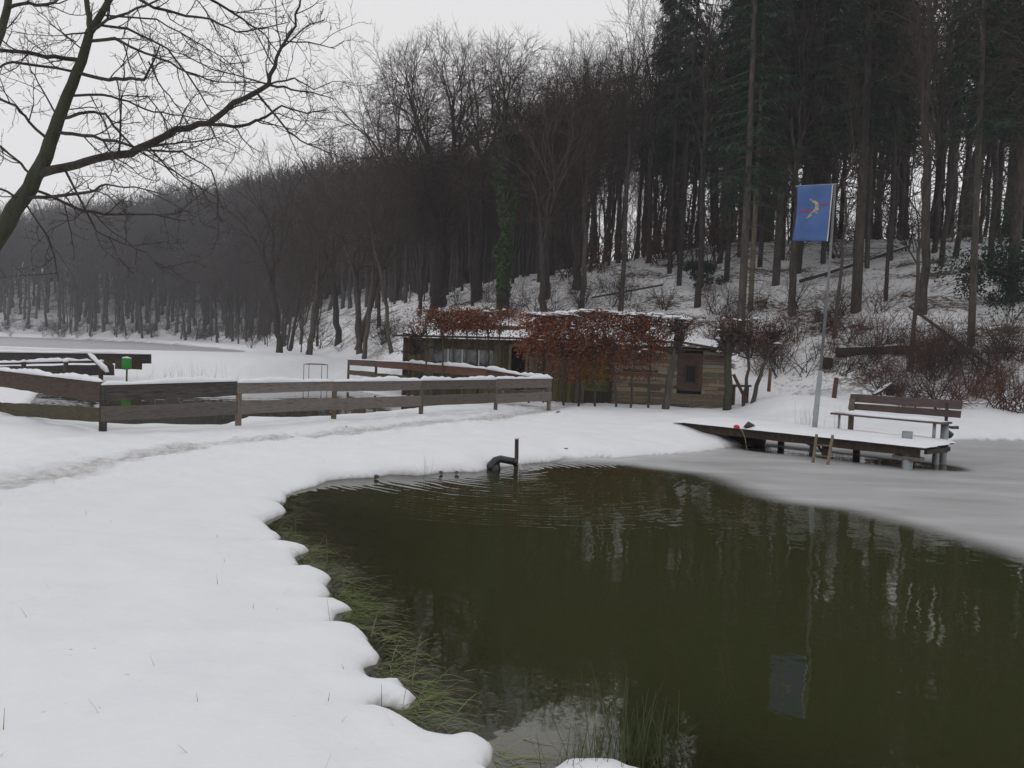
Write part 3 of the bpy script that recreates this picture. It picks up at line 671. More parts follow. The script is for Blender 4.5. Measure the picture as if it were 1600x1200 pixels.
# -- trees that can be told apart on the slope: (u, v of the base, proto list, index, horizontal scale, vertical scale, image lean, label)
spec = [
 (655, 492, protos, 0, 0.8, 0.85, -0.10, 'slim dark trunk just left of the big fan-crowned beech'),
 (738, 478, protos, 3, 0.9, 0.85, 0.10, 'dark trunk between the big beech and the ivy-covered trunk'),
 (560, 545, protos, 4, 0.95, 0.72, -0.25, 'thick trunk leaning left at the wood edge by the hut'),
 (612, 552, protos, 2, 1.0, 0.75, -0.18, 'slimmer leaning tree between the thick leaning trunk and the hut'),
 (496, 541, thin, 0, 1.3, 1.0, -0.02, 'forked alder clump with dark stems left of the leaning trunks'),
 (470, 538, thin, 1, 1.5, 1.25, -0.12, 'leaning twin-stemmed alder beside the forked clump'),
 (440, 536, thin, 0, 1.2, 1.15, 0.0, 'three-stemmed alder at the edge of the far snowfield'),
 (908, 484, protos, 1, 0.75, 0.85, 0.03, 'straight dark trunk right above the middle of the clipped hedge'),
 (970, 486, protos, 3, 0.9, 0.9, 0.02, 'dark trunk above the right part of the clipped hedge'),
 (1090, 480, protos, 1, 0.85, 0.95, 0.0, 'brownish straight trunk above the right end of the hut'),
 (1212, 446, cons, 0, 1.0, 1.0, 0.0, 'broad dark spruce trunk with flared foot left of the flag'),
 (1240, 492, protos, 4, 0.85, 0.95, 0.05, 'dark trunk behind the flagpole'),
 (1337, 488, cons, 2, 1.0, 1.0, -0.01, 'thick brown conifer trunk just right of the flag'),
 (1440, 492, protos, 1, 0.9, 1.1, -0.02, 'tall grey trunk with open fork above the bench'),
 (1517, 540, cons, 1, 0.8, 1.05, 0.03, 'slim dark straight conifer trunk right of the bench'),
 (1422, 580, thin, 2, 0.85, 0.9, -0.05, 'thin crooked tree low on the slope above the bench'),
 (1384, 470, protos, 3, 0.6, 0.9, 0.0, 'thin tree between the conifer and the forked tree'),
 (1580, 470, cons, 0, 1.1, 1.0, 0.0, 'dark spruce at the right edge of the wood'),
 (1135, 440, cons, 1, 1.0, 1.0, 0.0, 'spruce left of the pale trunk'),
]
for (u, v, pl, k, sx, sz, ln, lab) in spec:
    g = ghit(u, v); placed.append((g.x, g.y))
    put_tree('conifer_tree' if pl is cons else 'bare_tree', lab, 'tree', None, pl[k], g, rnd.uniform(0, 6), (sx, sz), (0, ln))
# pale trunk
g = ghit(1172, 486); placed.append((g.x, g.y))
put_tree('conifer_tree', 'tall pale brown straight trunk of a spruce left of the flag', 'tree', None, cons[1], g, 1.0, (0.85, 1.05), (0, 0), [M['bark_pale'], None])
def fit(o):
    "scale a freshly built tree so that its top reaches the canopy line over its own spot"
    c = [q for q in o.children if q.name.startswith('crown')][0]; h = float(np.percentile(np.array([q.co.z for q in c.data.vertices]), 99))
    l = o.location; u = 800 + F * l.x / l.y; v = np.interp(u, [a for a, b in SKL], [b for a, b in SKL]); r = ray(u, v); k = (CAMZ + r.z / r.y * l.y - l.z) / h
    o.scale = (k, k, k)
# big fan-crowned beech
g = ghit(683, 480); placed.append((g.x, g.y))
tk, cr = fan_tree(101, 17.0, 5.6, .18, 2600, .46, fork=.12, rt=.0085, twn=5, twl=.045)
fit(tree_kind('beech_tree', 'large many-stemmed beech with a wide fan of bare branches', 'tree', tk, cr, M['bark_snow'], M['twig'], g))
g2_ = ghit(620, 470)
tk, cr = fan_tree(104, 14, 4.8, .18, 1500, .26, fork=.15, rt=.0085, twn=4, twl=.05)
fit(tree_kind('beech_tree', 'round-crowned bare tree behind and left of the big beech', 'tree', tk, cr, M['bark_snow'], M['twig'], g2_)); placed.append((g2_.x, g2_.y))
for (u_, v_, sd_, H_, lab) in ((745, 470, 105, 15.0, 'fan-crowned bare tree between the big beech and the ivy-covered tree'), (850, 468, 106, 16.0, 'wide bare tree right of the ivy-covered tree'), (900, 452, 107, 17.0, 'tall bare tree above the middle of the hedge reaching into the sky')):
    g = ghit(u_, v_); tk, cr = fan_tree(sd_, H_, 4.2, .25, 1400, .28, fork=.2, rt=.0085, twn=4, twl=.05); placed.append((g.x, g.y))
    fit(tree_kind('bare_tree', lab, 'tree', tk, cr, M['bark_snow'], M['twig'], g))
# ivy tree
g = ghit(785, 492); placed.append((g.x, g.y))
tk, cr = fan_tree(102, 14.4, 2.5, .42, 1000, .20, fork=.36, rt=.0085, twn=4, twl=.05)
iv = thing('ivy_tree', 'bare tree whose trunk is wrapped in green ivy', 'tree', g); tk.build('trunk', M['bark'], iv, True); cr.build('crown', M['twig'], iv)
lf = MB(); rr = random.Random(5)
for k in range(7000):
    z = rr.uniform(0, 1) * 9.5; a = rr.uniform(0, 6.28); nn = float(noise(z * 1.5, a * .9, 3)) + .5; R_ = .17 + .30 * nn * rr.random() ** .6 + .5 * max(0, 1 - abs(z - 6.6) / 2.6) * rr.random() ** 1.5 + .35 * max(0, 1 - abs(z - 3) / 1.2) * rr.random() ** 2
    if rr.random() > (1.15 if z < 5 else 1.0 - (z - 5) * .12) * (.35 + nn): continue
    p = V((math.cos(a) * R_, math.sin(a) * R_, z)); q = rr.uniform(0.05, 0.09)
    n_ = V((rr.gauss(0, 1), rr.gauss(0, 1), rr.gauss(0, 1))).normalized(); a1 = n_.orthogonal().normalized() * q; b1 = n_.cross(a1)
    lf.add([p - a1, p - b1 * .8, p + a1, p + b1], [(0, 1, 2, 3)])
lf.build('ivy_leaves', M['ivy'], iv)

# -- the rest of the wood on the slope
def in_view(x, y, pad=0.06): return y > 5 and abs(x / y) < 0.68 + pad
rr = random.Random(99)
cand = [];
while len(cand) < 14000:
    y = rr.uniform(24, 86); x = rr.uniform(-0.74, 0.76) * y; cand.append((x, y))
cx = np.array([c[0] for c in cand]); cy = np.array([c[1] for c in cand]); hz, _, _, _, csh, _, _ = height(cx, cy, True)
cnt = 0
def region(u_, y):
    if u_ < 430: return 'in the left part of the wood, beyond the snowfield'
    if u_ < 640: return 'on the slope left of the hut'
    if u_ < 830: return 'on the slope above the hut windows' + (', near the slope foot' if y < 50 else ', high up the slope')
    if u_ < 1050: return 'on the slope above the clipped hedge' + (', near the slope foot' if y < 46 else ', high up the slope')
    if u_ < 1250: return 'between the hut and the flag' + (', low on the slope' if y < 42 else ', up by the crest')
    if u_ < 1430: return 'right of the flag' + (', low on the slope' if y < 42 else ', up by the crest')
    return 'at the right edge of the wood' + (', low on the slope' if y < 40 else ', up by the crest')
LAB = {'a': 'tall leafless tree ', 'c': 'dark green spruce ', 't': 'thin leafless sapling '}
for (x, y), z, s in zip(cand, hz, csh):
    if cnt >= 285: break
    if s < 2.0 or (s < 7 and x > -6 and rr.random() < 0.65) or s > 46: continue
    if y < 44 and -6 < x < 8 and s < 6: continue
    if x > 0 and s > 37: continue
    if not free(x, y, (2.5 if x > 8 else 3.1) if y < 48 else 2.0): continue
    if y < 52 and 560 < 800 + F * x / y < 800: continue
    if y > 45 and s < 9 and x < -6: continue
    u_ = 800 + F * x / y
    # keep clear of the crown-fan of the big beech and the gap of sky left of it
    placed.append((x, y)); cnt += 1
    s_ = rr.uniform(0.85, 1.15)
    isc = (u_ > 1030 and rr.random() < 0.5 and y > 31)
    if (1405 < u_ < 1535 or 1060 < u_ < 1120) and (isc or rr.random() < .6): placed.pop(); cnt -= 1; continue
    rg_ = region(u_, y)
    if isc: put_tree('conifer_tree', LAB['c'] + rg_, 'tree', 'spruces ' + rg_, cons[rr.randrange(3)], (x, y, z), rr.uniform(0, 6.28), (rr.uniform(.75, 1.0), s_), (rr.gauss(0, .02), rr.gauss(0, .02)))
    elif rr.random() < 0.22: put_tree('sapling', LAB['t'] + rg_, 'tree', 'saplings ' + rg_, thin[rr.randrange(4)], (x, y, z), rr.uniform(0, 6.28), (rr.uniform(.8, 1.1), s_), (rr.gauss(0, .06), rr.gauss(0, .06)))
    else: put_tree('bare_tree', LAB['a'] + rg_, 'tree', 'leafless trees ' + rg_, protos[rr.randrange(7)], (x, y, z), rr.uniform(0, 6.28), (rr.uniform(.75, 1.05), s_), (rr.gauss(0, .03), rr.gauss(0, .03)))
# -- edge trees along the far valley
foot_pts = []
for i in range(8, 13):
    ax, ay = FOOT[i]; bx, by = FOOT[i + 1]; L = math.hypot(bx - ax, by - ay); nn = int(L / 2.0)
    for k in range(nn): foot_pts.append((ax + (bx - ax) * k / nn, ay + (by - ay) * k / nn))
rr.shuffle(foot_pts); cnt2 = 0
for x, y in foot_pts:
    x += rr.uniform(-2, 3); y += rr.uniform(-1, 5)
    if not in_view(x, y) or not free(x, y, 1.6): continue
    placed.append((x, y)); cnt2 += 1
    if cnt2 > 62: break
    put_tree('bare_tree', 'slender leafless tree in the row along the far edge of the snowfield', 'tree', 'slender trees along the far wood edge', (thin + protos[4:])[rr.randrange(7)], (x, y, gz(x, y)), rr.uniform(0, 6.28), (rr.uniform(1, 1.7), rr.uniform(0.75, 1.35)), (rr.gauss(0, .09), rr.gauss(0, .09)))
# -- far-off wood reading as one mass
far_t = []
for sd_ in (201, 202, 203):
    tk, cr = fan_tree(sd_, 17, 3.0, .22, 170, .2, fork=.2, rt=.034, twn=1, twl=.06)
    tk.f = [f for f in tk.f if len(f) == 4]; v_ = np.array(tk.v + cr.v, dtype=np.float32); n0 = len(tk.v); f_ = [f for f in tk.f] + [tuple(i + n0 for i in f) for f in cr.f]
    far_t.append((v_, np.array(f_, dtype=np.int32)))
vs = []; fs = []; off = 0; cnt3 = 0; fpl = []
cand = [(rr.uniform(-0.80, 0.35), rr.uniform(58, 235)) for _ in range(16000)] + [(rr.uniform(.19, .72), rr.uniform(56, 95)) for _ in range(2500)]
cx = np.array([a * b for a, b in cand]); cy = np.array([b for a, b in cand]); hz, _, _, _, csh, _, _ = height(cx, cy, True)
for x, y, z, s in zip(cx, cy, hz, csh):
    if s < (11 if x > -36 else 2.5) or (s < 40 and y < 70): continue
    if s > 85: continue
    u_ = 800 + F * x / y
    if (u_ > 880 and not (u_ > 1030 and 40 < s < 62)) or (u_ > 1030 and rr.random() < .95): continue
    if any((a - x) ** 2 + (b - y) ** 2 < 6.5 for a, b in fpl): continue
    fpl.append((x, y)); cnt3 += 1
    if cnt3 > 1800: break
    v_, f_ = far_t[rr.randrange(3)]; a = rr.uniform(0, 6.28); sc = min(1.7, hmax((x, y, z), rr.uniform(-8, 48)) / 17.3); lx, ly = rr.gauss(0, .07), rr.gauss(0, .05); ca, sa = math.cos(a) * sc, math.sin(a) * sc
    w_ = np.stack([v_[:, 0] * ca - v_[:, 1] * sa + x + lx * v_[:, 2], v_[:, 0] * sa + v_[:, 1] * ca + y + ly * v_[:, 2], v_[:, 2] * sc + z], -1)
    vs.append(w_); fs.append(f_ + off); off += len(v_)
def raw_mesh(name, co, q, mat):
    me = bpy.data.meshes.new(name); co = np.concatenate(co).astype(np.float32); q = np.concatenate(q).astype(np.int32); k = q.shape[1]
    me.vertices.add(len(co)); me.vertices.foreach_set('co', co.ravel()); me.loops.add(q.size); me.loops.foreach_set('vertex_index', q.ravel())
    me.polygons.add(len(q)); me.polygons.foreach_set('loop_start', np.arange(len(q), dtype=np.int32) * k); me.update(calc_edges=True)
    me.materials.append(mat); o = bpy.data.objects.new(name, me); COL.objects.link(o); return o
M['twig_far_haze'] = wood('twig_far_haze', (0.05, 0.046, 0.044), (0.085, 0.078, 0.075), .15, bump=0)  # far twigs lightened, distance haze painted into their colour
tag(raw_mesh('far_woodland', vs, fs, M['twig_far_haze']), 'hazy leafless woodland filling the far hillside', 'woodland', kind='stuff')

# -- shrubs and brambles
def shrub(seed, H, n, arch=0.0, rmin=0.004):
    r2 = random.Random(seed); mb = MB()
    prm = dict(seg=[4, 3, 2], wob=[0.16, 0.2, 0.2], trop=[0.04 - arch, 0.0 - arch, 0.0], end=[0.35, 0.4, 0.4], side=[4, 3, 3], kids=[6, 4], ang=[(0.4, 1.0), (0.4, 1.1)], len=[0.5, 0.55], rk=[0.6, 0.65], rmin=rmin, cont=[1, 0], **{'from': [0.2, 0.1]})
    for k in range(n):
        a = r2.uniform(0, 6.28); e = r2.uniform(0.15, 0.8); d = V((math.cos(a) * math.sin(e), math.sin(a) * math.sin(e), math.cos(e)))
        grow(mb, V((r2.gauss(0, .12), r2.gauss(0, .12), -0.1)), d, H * r2.uniform(0.6, 1), 0.016, 0, prm, r2)
    return mb
shr = []
for sd_, H_, n_, ar, mt in [(301, 1.5, 9, 0.05, 'twig_red'), (302, 2.0, 8, 0.0, 'twig'), (303, 1.0, 12, 0.12, 'twig_red'), (304, 1.6, 10, 0.1, 'twig')]:
    mb = shrub(sd_, H_, n_, ar); shr.append(mb.build('bare_shrub', M[mt])); COL.objects.unlink(shr[-1])
rs = random.Random(17)
def put_shrub(src, loc, rz, sc, lab, grp):
    o = src.copy(); COL.objects.link(o); o.location = loc; o.rotation_euler = (rs.gauss(0, .08), rs.gauss(0, .08), rz); o.scale = (sc,) * 3
    tag(o, lab, 'shrub', grp); return o
regs = [((1380, 1600), (540, 640), 46, [0, 2, 3], 'reddish brown bramble thicket behind and right of the bench', 'brambles right of the bench'),
        ((1100, 1380), (480, 590), 36, [1, 3, 0], 'leafless brush on the snowy slope between hut and bench', 'brush on the slope behind the flagpole'),
        ((640, 1080), (440, 500), 26, [1, 3], 'leafless brush on the slope above the hut roof', 'brush above the hut'),
        ((380, 620), (505, 548), 26, [1, 3, 1], 'leafless brush under the leaning trees left of the hut', 'brush left of the hut'),
        ((0, 420), (512, 526), 80, [1, 3, 1], 'grey brush along the far shore of the upper pond', 'brush on the far shore')]
for (ua, ub), (va, vb), n_, ks, lab, grp in regs:
    for k in range(n_):
        u = rs.uniform(ua, ub); v = rs.uniform(va, vb) + (u - ua) / (ub - ua) * 8
        g = ghit(u, v)
        if g.y > 200: continue
        put_shrub(shr[rs.choice(ks)], g, rs.uniform(0, 6.28), rs.uniform(0.7, 1.25) * (1.6 if g.y > 60 else 1), lab, grp)
for k in range(60):
    y_ = rs.uniform(44, 66); x_ = rs.uniform(.05, .68) * y_; z_ = gz(x_, y_)
    put_shrub(shr[rs.choice([1, 3, 1, 0])], (x_, y_, z_), rs.uniform(0, 6.28), rs.uniform(1.3, 2.6), 'leafless brush between the trunks along the crest of the slope', 'brush along the crest')
# evergreen holly at right
def leafy(n, rx, rz_, q0, q1, rr, clumps=14):
    lf = MB(); cs = [(V((rr.gauss(0, rx * .45), rr.gauss(0, rx * .45), rr.uniform(0.15, 1) * rz_)), rr.uniform(0.25, 0.5) * rx) for _ in range(clumps)]
    for k in range(n):
        c, R_ = rr.choice(cs); d = V((rr.gauss(0, 1), rr.gauss(0, 1), rr.gauss(0, .6))).normalized() * R_ * rr.random() ** .4
        p = c + d; q = rr.uniform(q0, q1); n_ = V((rr.gauss(0, 1), rr.gauss(0, 1), rr.gauss(0.6, 1))).normalized(); a1 = n_.orthogonal().normalized() * q; b1 = n_.cross(a1) * .6
        lf.add([p - a1, p - b1, p + a1, p + b1], [(0, 1, 2, 3)])
    return lf
for i, (u, v, s, lab) in enumerate([(1575, 505, 1.25, 'large dark green holly bush at the right edge of the slope'), (1590, 420, 1.2, 'upper holly bush at the right edge, higher on the slope'), (1100, 455, 0.7, 'small dark evergreen bush above the right end of the hut'), (1550, 480, .7, 'small holly left of the large one')]):
    g = ghit(u, v); r2 = random.Random(400 + i); o = thing('holly_bush', lab, 'bush', g)
    st = shrub(410 + i, 1.6 * s, 6); st.build('stems', M['bark'], o)
    leafy(3500, 1.4 * s, 2.2 * s, 0.035, 0.07, r2).build('leaves', M['holly'], o)
# fallen logs and stump on the slope
def log(name, lab, a, b, r, mt='bark_moss', snow=True, cat='log'):
    c = (V(a) + V(b)) / 2; mb = MB(); r2 = random.Random(int(a[0] * 100)); n = 7
    mb.tube([V(a).lerp(V(b), i / n) + V((0, 0, r2.gauss(0, r * .12))) for i in range(n + 1)], [r * r2.uniform(.85, 1.1) for _ in range(n + 1)], 9)
    o = mb.build(name, M[mt], None, True, c); tag(o, lab, cat)
    if snow:
        sm = MB(); snowy(sm, [V(a) + V((0, 0, r * .8)), V(b) + V((0, 0, r * .8))], r * 1.1, r * .35, 3); so = sm.build('snow_cap', M['snow'], o, True); so.data.transform(Matrix.Translation(-c))
    return o
g1 = ghit(1308, 560); g2 = ghit(1422, 556)
log('fallen_log', 'thick mossy log lying across the slope above the bench', g1 + V((0, 0, .2)), g2 + V((0, 0, .2)), 0.2, 'hut_dark')
g1 = ghit(1330, 520); g2 = ghit(1180, 560)
g1 = ghit(1250, 452); g2 = ghit(1420, 396); log('fallen_tree', 'long thin fallen trunk running up the slope behind the flag', g1 + V((0, 0, .35)), g2 + V((0, 0, .4)), 0.09, 'bark')
g1 = ghit(1420, 505); g2 = ghit(1548, 590); log('fallen_branch', 'fallen bare trunk slanting down to the brambles', g1 + V((0, 0, .6)), g2 + V((0, 0, .3)), 0.06, 'bark', False)
g1 = ghit(925, 470); g2 = ghit(1035, 452); log('fallen_pole', 'thin fallen pole on the slope above the hedge', g1 + V((0, 0, .15)), g2 + V((0, 0, .2)), 0.05, 'bark', False)
g = ghit(1293, 574); mb = MB(); mb.tube([g + V((0, 0, -.1)), g + V((0, 0, .15)), g + V((0.02, 0, .32))], [.24, .19, .17], 10); tag(mb.build('tree_stump', M['bark_moss'], None, True, g), 'mossy stump beside the flagpole on the slope', 'stump')

# ------------------------------------------------------------------ the near tree leaning in from the left
def near_tree():
    D0 = 6.6; root = thing('walnut_tree', 'mossy leaning tree with spreading bare branches at the left edge', 'tree', (0, 0, 0))
    rr = random.Random(12); tk = MB(); cr = MB()
    base = atz(-285, 830, 0.3)
    L = {
     'T0': [(-285, 835, 52), (-235, 740, 46), (-150, 600, 43), (-60, 455, 40), (0, 365, 36), (35, 310, 33), (65, 258, 30), (85, 205, 26), (105, 150, 23), (128, 95, 20), (140, 50, 17), (165, 10, 13), (190, -40, 10), (225, -120, 6), (250, -200, 3)],
     'T1': [(142, 50, 12), (137, 15, 11), (133, -40, 9), (140, -120, 5), (150, -190, 3)],
     'S0': [(-150, 600, 26), (-120, 420, 22), (-60, 220, 19), (-20, 110, 17), (2, 50, 16), (12, 10, 15), (20, -60, 11), (30, -160, 6)],
     'a': [(70, 285, 14), (100, 262, 13), (150, 248, 12), (205, 240, 12), (240, 222, 11), (275, 202, 10), (325, 193, 9), (365, 160, 8), (420, 132, 7), (432, 90, 5), (455, 50, 4), (468, 10, 3), (470, -20, 2)],
     'b': [(325, 195, 6), (365, 198, 5), (400, 188, 4.5), (415, 183, 4), (440, 165, 3), (480, 177, 2.2), (510, 172, 1.5)],
     'c': [(412, 185, 4), (450, 205, 3), (480, 225, 2.4), (525, 242, 1.6)],
     'd': [(420, 132, 4), (455, 140, 3), (490, 145, 2), (522, 155, 1.3)],
     'e': [(430, 125, 3), (460, 122, 2.5), (490, 140, 1.8), (515, 130, 1.1)],
     'f': [(440, 70, 2.5), (480, 40, 1.8), (508, 30, 1.2)],
     'g': [(445, 62, 2.4), (500, 70, 1.7), (524, 76, 1.1)],
     'h': [(95, 213, 6), (130, 212, 5.5), (180, 220, 5), (230, 235, 4), (285, 237, 3), (330, 265, 2), (350, 330, 1.2)],
     'i': [(105, 190, 5), (140, 175, 4.5), (165, 178, 4), (185, 205, 3.5), (215, 235, 3), (260, 262, 2), (300, 300, 1.4)],
     'j': [(118, 150, 4), (160, 148, 3.8), (200, 158, 3), (240, 175, 2.5), (285, 180, 2), (340, 190, 1.3)],
     'k': [(128, 122, 6), (170, 125, 5.5), (205, 122, 5), (225, 125, 4), (240, 95, 3), (250, 70, 2)],
     'l': [(140, 62, 5), (180, 60, 5), (215, 78, 4), (250, 92, 3.5), (290, 112, 3), (340, 128, 2), (420, 130, 1.5)],
     'm': [(150, 48, 5), (185, 25, 4), (230, 8, 3), (280, -20, 2)],
     'n': [(118, 90, 7), (85, 88, 6.5), (45, 82, 6), (0, 78, 5.5), (-60, 85, 4), (-120, 70, 2)],
     'o': [(60, 92, 4), (20, 97, 4), (0, 105, 3), (-40, 130, 2)],
     'p': [(65, 225, 5), (45, 190, 4.5), (25, 165, 4), (0, 155, 4), (-40, 150, 3)],
     'q': [(45, 270, 4), (20, 245, 3.5), (0, 228, 3), (-40, 200, 2)],
     'r': [(30, 312, 4), (0, 295, 3), (-50, 280, 2)],
     's': [(50, 310, 6), (100, 305, 5), (140, 300, 4.5), (165, 288, 3), (210, 292, 2.4), (260, 305, 1.6)],
     't': [(90, 315, 5), (130, 330, 5), (180, 335, 3.4), (240, 335, 2.6), (290, 345, 1.6)],
     'u': [(110, 320, 4), (150, 360, 3), (180, 375, 2.2), (230, 395, 1.6), (262, 430, 1)],
     'v': [(55, 325, 3), (75, 370, 2.5), (85, 400, 1.8), (92, 440, 1)],
     'w': [(185, -30, 6), (240, 12, 4.5), (290, 25, 3.8), (330, 30, 3), (370, 50, 2.5), (420, 42, 1.8), (450, 35, 1.2)],
     'x': [(205, -80, 6), (290, -20, 5), (340, 5, 4), (380, 30, 3), (415, 55, 2), (440, 90, 1.4)],
     'y': [(232, 96, 2.6), (255, 140, 2), (280, 170, 1.6), (300, 200, 1)],
     'z': [(150, 30, 4), (200, 45, 4), (262, 76, 3), (306, 136, 2.5), (330, 175, 1.7), (352, 196, 1.1)],
     '1': [(225, 235, 3), (262, 262, 2.5), (300, 285, 2), (340, 310, 1.5)],
     '2': [(215, 238, 3.2), (260, 225, 3), (300, 222, 2.4), (340, 215, 1.6), (380, 235, 1.1)],
     '3': [(168, 178, 3), (190, 150, 2.4), (230, 150, 2), (270, 200, 1.4)],
     '4': [(200, 45, 3), (245, 30, 2.4), (300, 62, 2), (345, 88, 1.5), (385, 120, 1)],
     '5': [(14, 12, 6), (40, 5, 5), (62, 8, 5), (85, 4, 4), (97, -10, 3)], '6': [(85, 30, 3), (100, 55, 2.4), (118, 65, 2)],
     '7': [(95, 180, 3), (60, 130, 2), (45, 100, 1.6), (30, 60, 1)], '8': [(430, 128, 3), (385, 122, 2.2), (330, 108, 1.8), (280, 82, 1.2)],
     '9': [(412, 130, 2), (382, 150, 1.8), (380, 105, 1.5), (362, 60, 1.1)],
    }
    dz = {'T0': 0, 'T1': 0.05, 'S0': 0.9}; TR = []
    for k, pl in L.items():
        out = rr.uniform(-0.5, 0.5); pts = []; rad = []
        n = len(pl); st = 0.0; pl = [(a, b, c * (.72 if k in dz else 1)) for a, b, c in pl]
        for i, (u, v, wd) in enumerate(pl):
            f = i / (n - 1)
            D = D0 + (dz[k] * min(1, max(0, f * 2.0)) if k in dz else (out if k not in 'bcdefg' else 0.0) * f * 1.4)
            if k in 'abcdefg89' and k != 'a': D = D0 + 0.15 * f
            if k == 'a': D = D0 + 0.1 * f
            pts.append(atd(u, v, D)); rad.append(wd * 0.5 * D / F)
        if k not in dz and TR:
            q0 = min(TR, key=lambda q: (q - pts[0]).length)
            if (q0 - pts[0]).length < 0.38: pts[0] = q0; 
        P = [pts[0]]; R = [rad[0]]
        for i in range(n - 1):
            for q in (1, 2, 3):
                f = q / 3; p = pts[i].lerp(pts[i + 1], f); j = (rad[i] * (0.10 if k in dz else 0.4) + 0.004) if f < 1 else 0
                P.append(p + V((rr.gauss(0, j * .6), rr.gauss(0, j * .6), rr.gauss(0, j * .6)))); R.append(rad[i] + (rad[i + 1] - rad[i]) * f)
        (tk if k in dz else cr).tube(P, R, 10 if k in dz else 6, cap=False)
        if k in ('T0', 'S0', 'a'): TR.extend(P)
        if k in dz and k != 'T0': continue
        # twigs
        prm = dict(seg=[7, 5, 4], wob=[0.17, 0.2, 0.22], trop=[0.03, 0.07, 0.10], end=[0.4, 0.45, 0.5], side=[4, 3, 3], kids=[5, 3], ang=[(0.5, 1.15), (0.5, 1.2)], len=[0.45, 0.5], rk=[0.62, 0.7], rmin=0.0022, cont=[0, 0], **{'from': [0.15, 0.15]})
        Ltot = sum((P[i + 1] - P[i]).length for i in range(len(P) - 1)); nt_ = int(Ltot * (5.2 if k != 'T0' else 1.2)) + 2
        for q in range(nt_):
            i = int((0.15 + 0.84 * (q + rr.random()) / nt_) * (len(P) - 1)); i = min(i, len(P) - 2)
            if k == 'T0' and i < 14: continue
            d = (P[i + 1] - P[i]).normalized(); nd = rot_about(d, rr.uniform(0.5, 1.2), rr.uniform(0, 6.28)); nd.z += rr.uniform(-0.5, 0.25); nd.normalize()
            grow(cr, P[i], nd, rr.uniform(0.2, 0.62) * (.8 if k in 'bcdefg' else 1), max(0.0036, min(R[i] * 0.5, 0.0065)), 0, prm, rr)
    tk.build('trunk', M['bark_moss'], root, True); cr.build('branches', M['bark'], root)
near_tree()

# ------------------------------------------------------------------ fences
def fence(label, posts, rails, snow=True, name='wooden_fence', pw=0.09):
    """posts: (x,y,ztop,lean,material) ; rails: (a,b,height,thickness,material)"""
    p0 = posts[0]; root = thing(name, label, 'fence', (p0[0], p0[1], gz(p0[0], p0[1]))); M0 = Matrix.Translation(-V(root.location))
    def fin(o): o.data.transform(M0); return o
    for (x, y, zt, ln, mt, w_) in posts:
        mb = MB(); z0 = gz(x, y) - 0.25; mb.tube([V((x - ln * .3, y, z0)), V((x, y, (z0 + zt) / 2)), V((x + ln * .3, y, zt))], [w_ * .62, w_ * .6, w_ * .56], 6); fin(mb.build('post', M[mt], root))
    for (a, b_, hh, th, mt, sn_) in rails:
        mb = MB(); L_ = (V(b_) - V(a)).length; mb.beam(a, b_, th, hh, max(3, int(L_ / 0.35)), 0.008); o = fin(mb.build('rail', M[mt], root))
        if sn_:
            sm = MB(); snowy(sm, [V(a) + V((0, 0, hh / 2)), V(b_) + V((0, 0, hh / 2))], 0.13, sn_, int(a[0] * 31) % 97); fin(sm.build('snow_cap', M['snow'], o, True))
    return root
def rz_(u, v, d): return atd(u, v, d)
fp = [(-230, 13), (157, 12.45), (370, 14.2), (520, 16.0), (657, 17.8), (774, 20.0), (857, 21.5)]
FD = {-230: 19.5, 0: 15.3, 157: 12.45, 370: 14.2, 520: 16.0, 657: 17.8, 774: 20.0, 857: 21.4}
top = {-230: (560, 580), 0: (578, 604), 157: (599, 628), 370: (598, 617), 520: (596, 611), 657: (594, 609), 774: (592, 607), 857: (590, 605)}
low = {-230: (605, 620), 0: (628, 647), 157: (636, 658), 370: (627, 647), 520: (622, 641), 657: (618, 634), 774: (615, 630), 857: (612, 626)}
postb = {-230: 640, 157: 675, 370: 665, 520: 656, 657: 649, 774: 642, 857: 637}
posts = []; rails = []
for u in postb:
    g = atd(u, postb[u], FD[u]); zt = atd(u, top[u][0] + 1, FD[u]).z
    posts.append((g.x, g.y + 0.07, zt - 0.01, 0, 'board_dark' if u == 157 else 'post', 0.10 if u == 157 else 0.095))
segs = [(-230, 0, 'board_brown', 'board_green'), (0, 157, 'board_brown', 'board_green'), (157, 370, 'board_dark', 'board'), (370, 520, 'board', 'board'), (520, 657, 'board', 'board'), (657, 774, 'board', 'board'), (774, 857, 'board', 'board')]
for a_, b_, m1, m2 in segs:
    for tb, mt, s_ in ((top, m1, 0.075), (low, m2, 0)):
        pa0, pa1 = atd(a_, tb[a_][0], FD[a_]), atd(a_, tb[a_][1], FD[a_]); pb0, pb1 = atd(b_, tb[b_][0], FD[b_]), atd(b_, tb[b_][1], FD[b_])
        h_ = ((pa0.z - pa1.z) + (pb0.z - pb1.z)) / 2 * rnd.uniform(.94, 1.05); o1, o2 = V((0, rnd.uniform(-.012, .012), rnd.uniform(-.014, .014))), V((0, 0, rnd.uniform(-.014, .014)))
        pa0, pa1, pb0, pb1 = pa0 + o1, pa1 + o1, pb0 + o2, pb1 + o2
        if b_ == 857 : pb0 = pb0 + V((0.08, 0, 0)); pb1 = pb1 + V((0.08, 0, 0))
        rails.append(((pa0 + pa1) / 2, (pb0 + pb1) / 2, h_, 0.035, mt, s_))
fence('long low board fence with snow on its top rail in front of the upper pond', posts, rails)
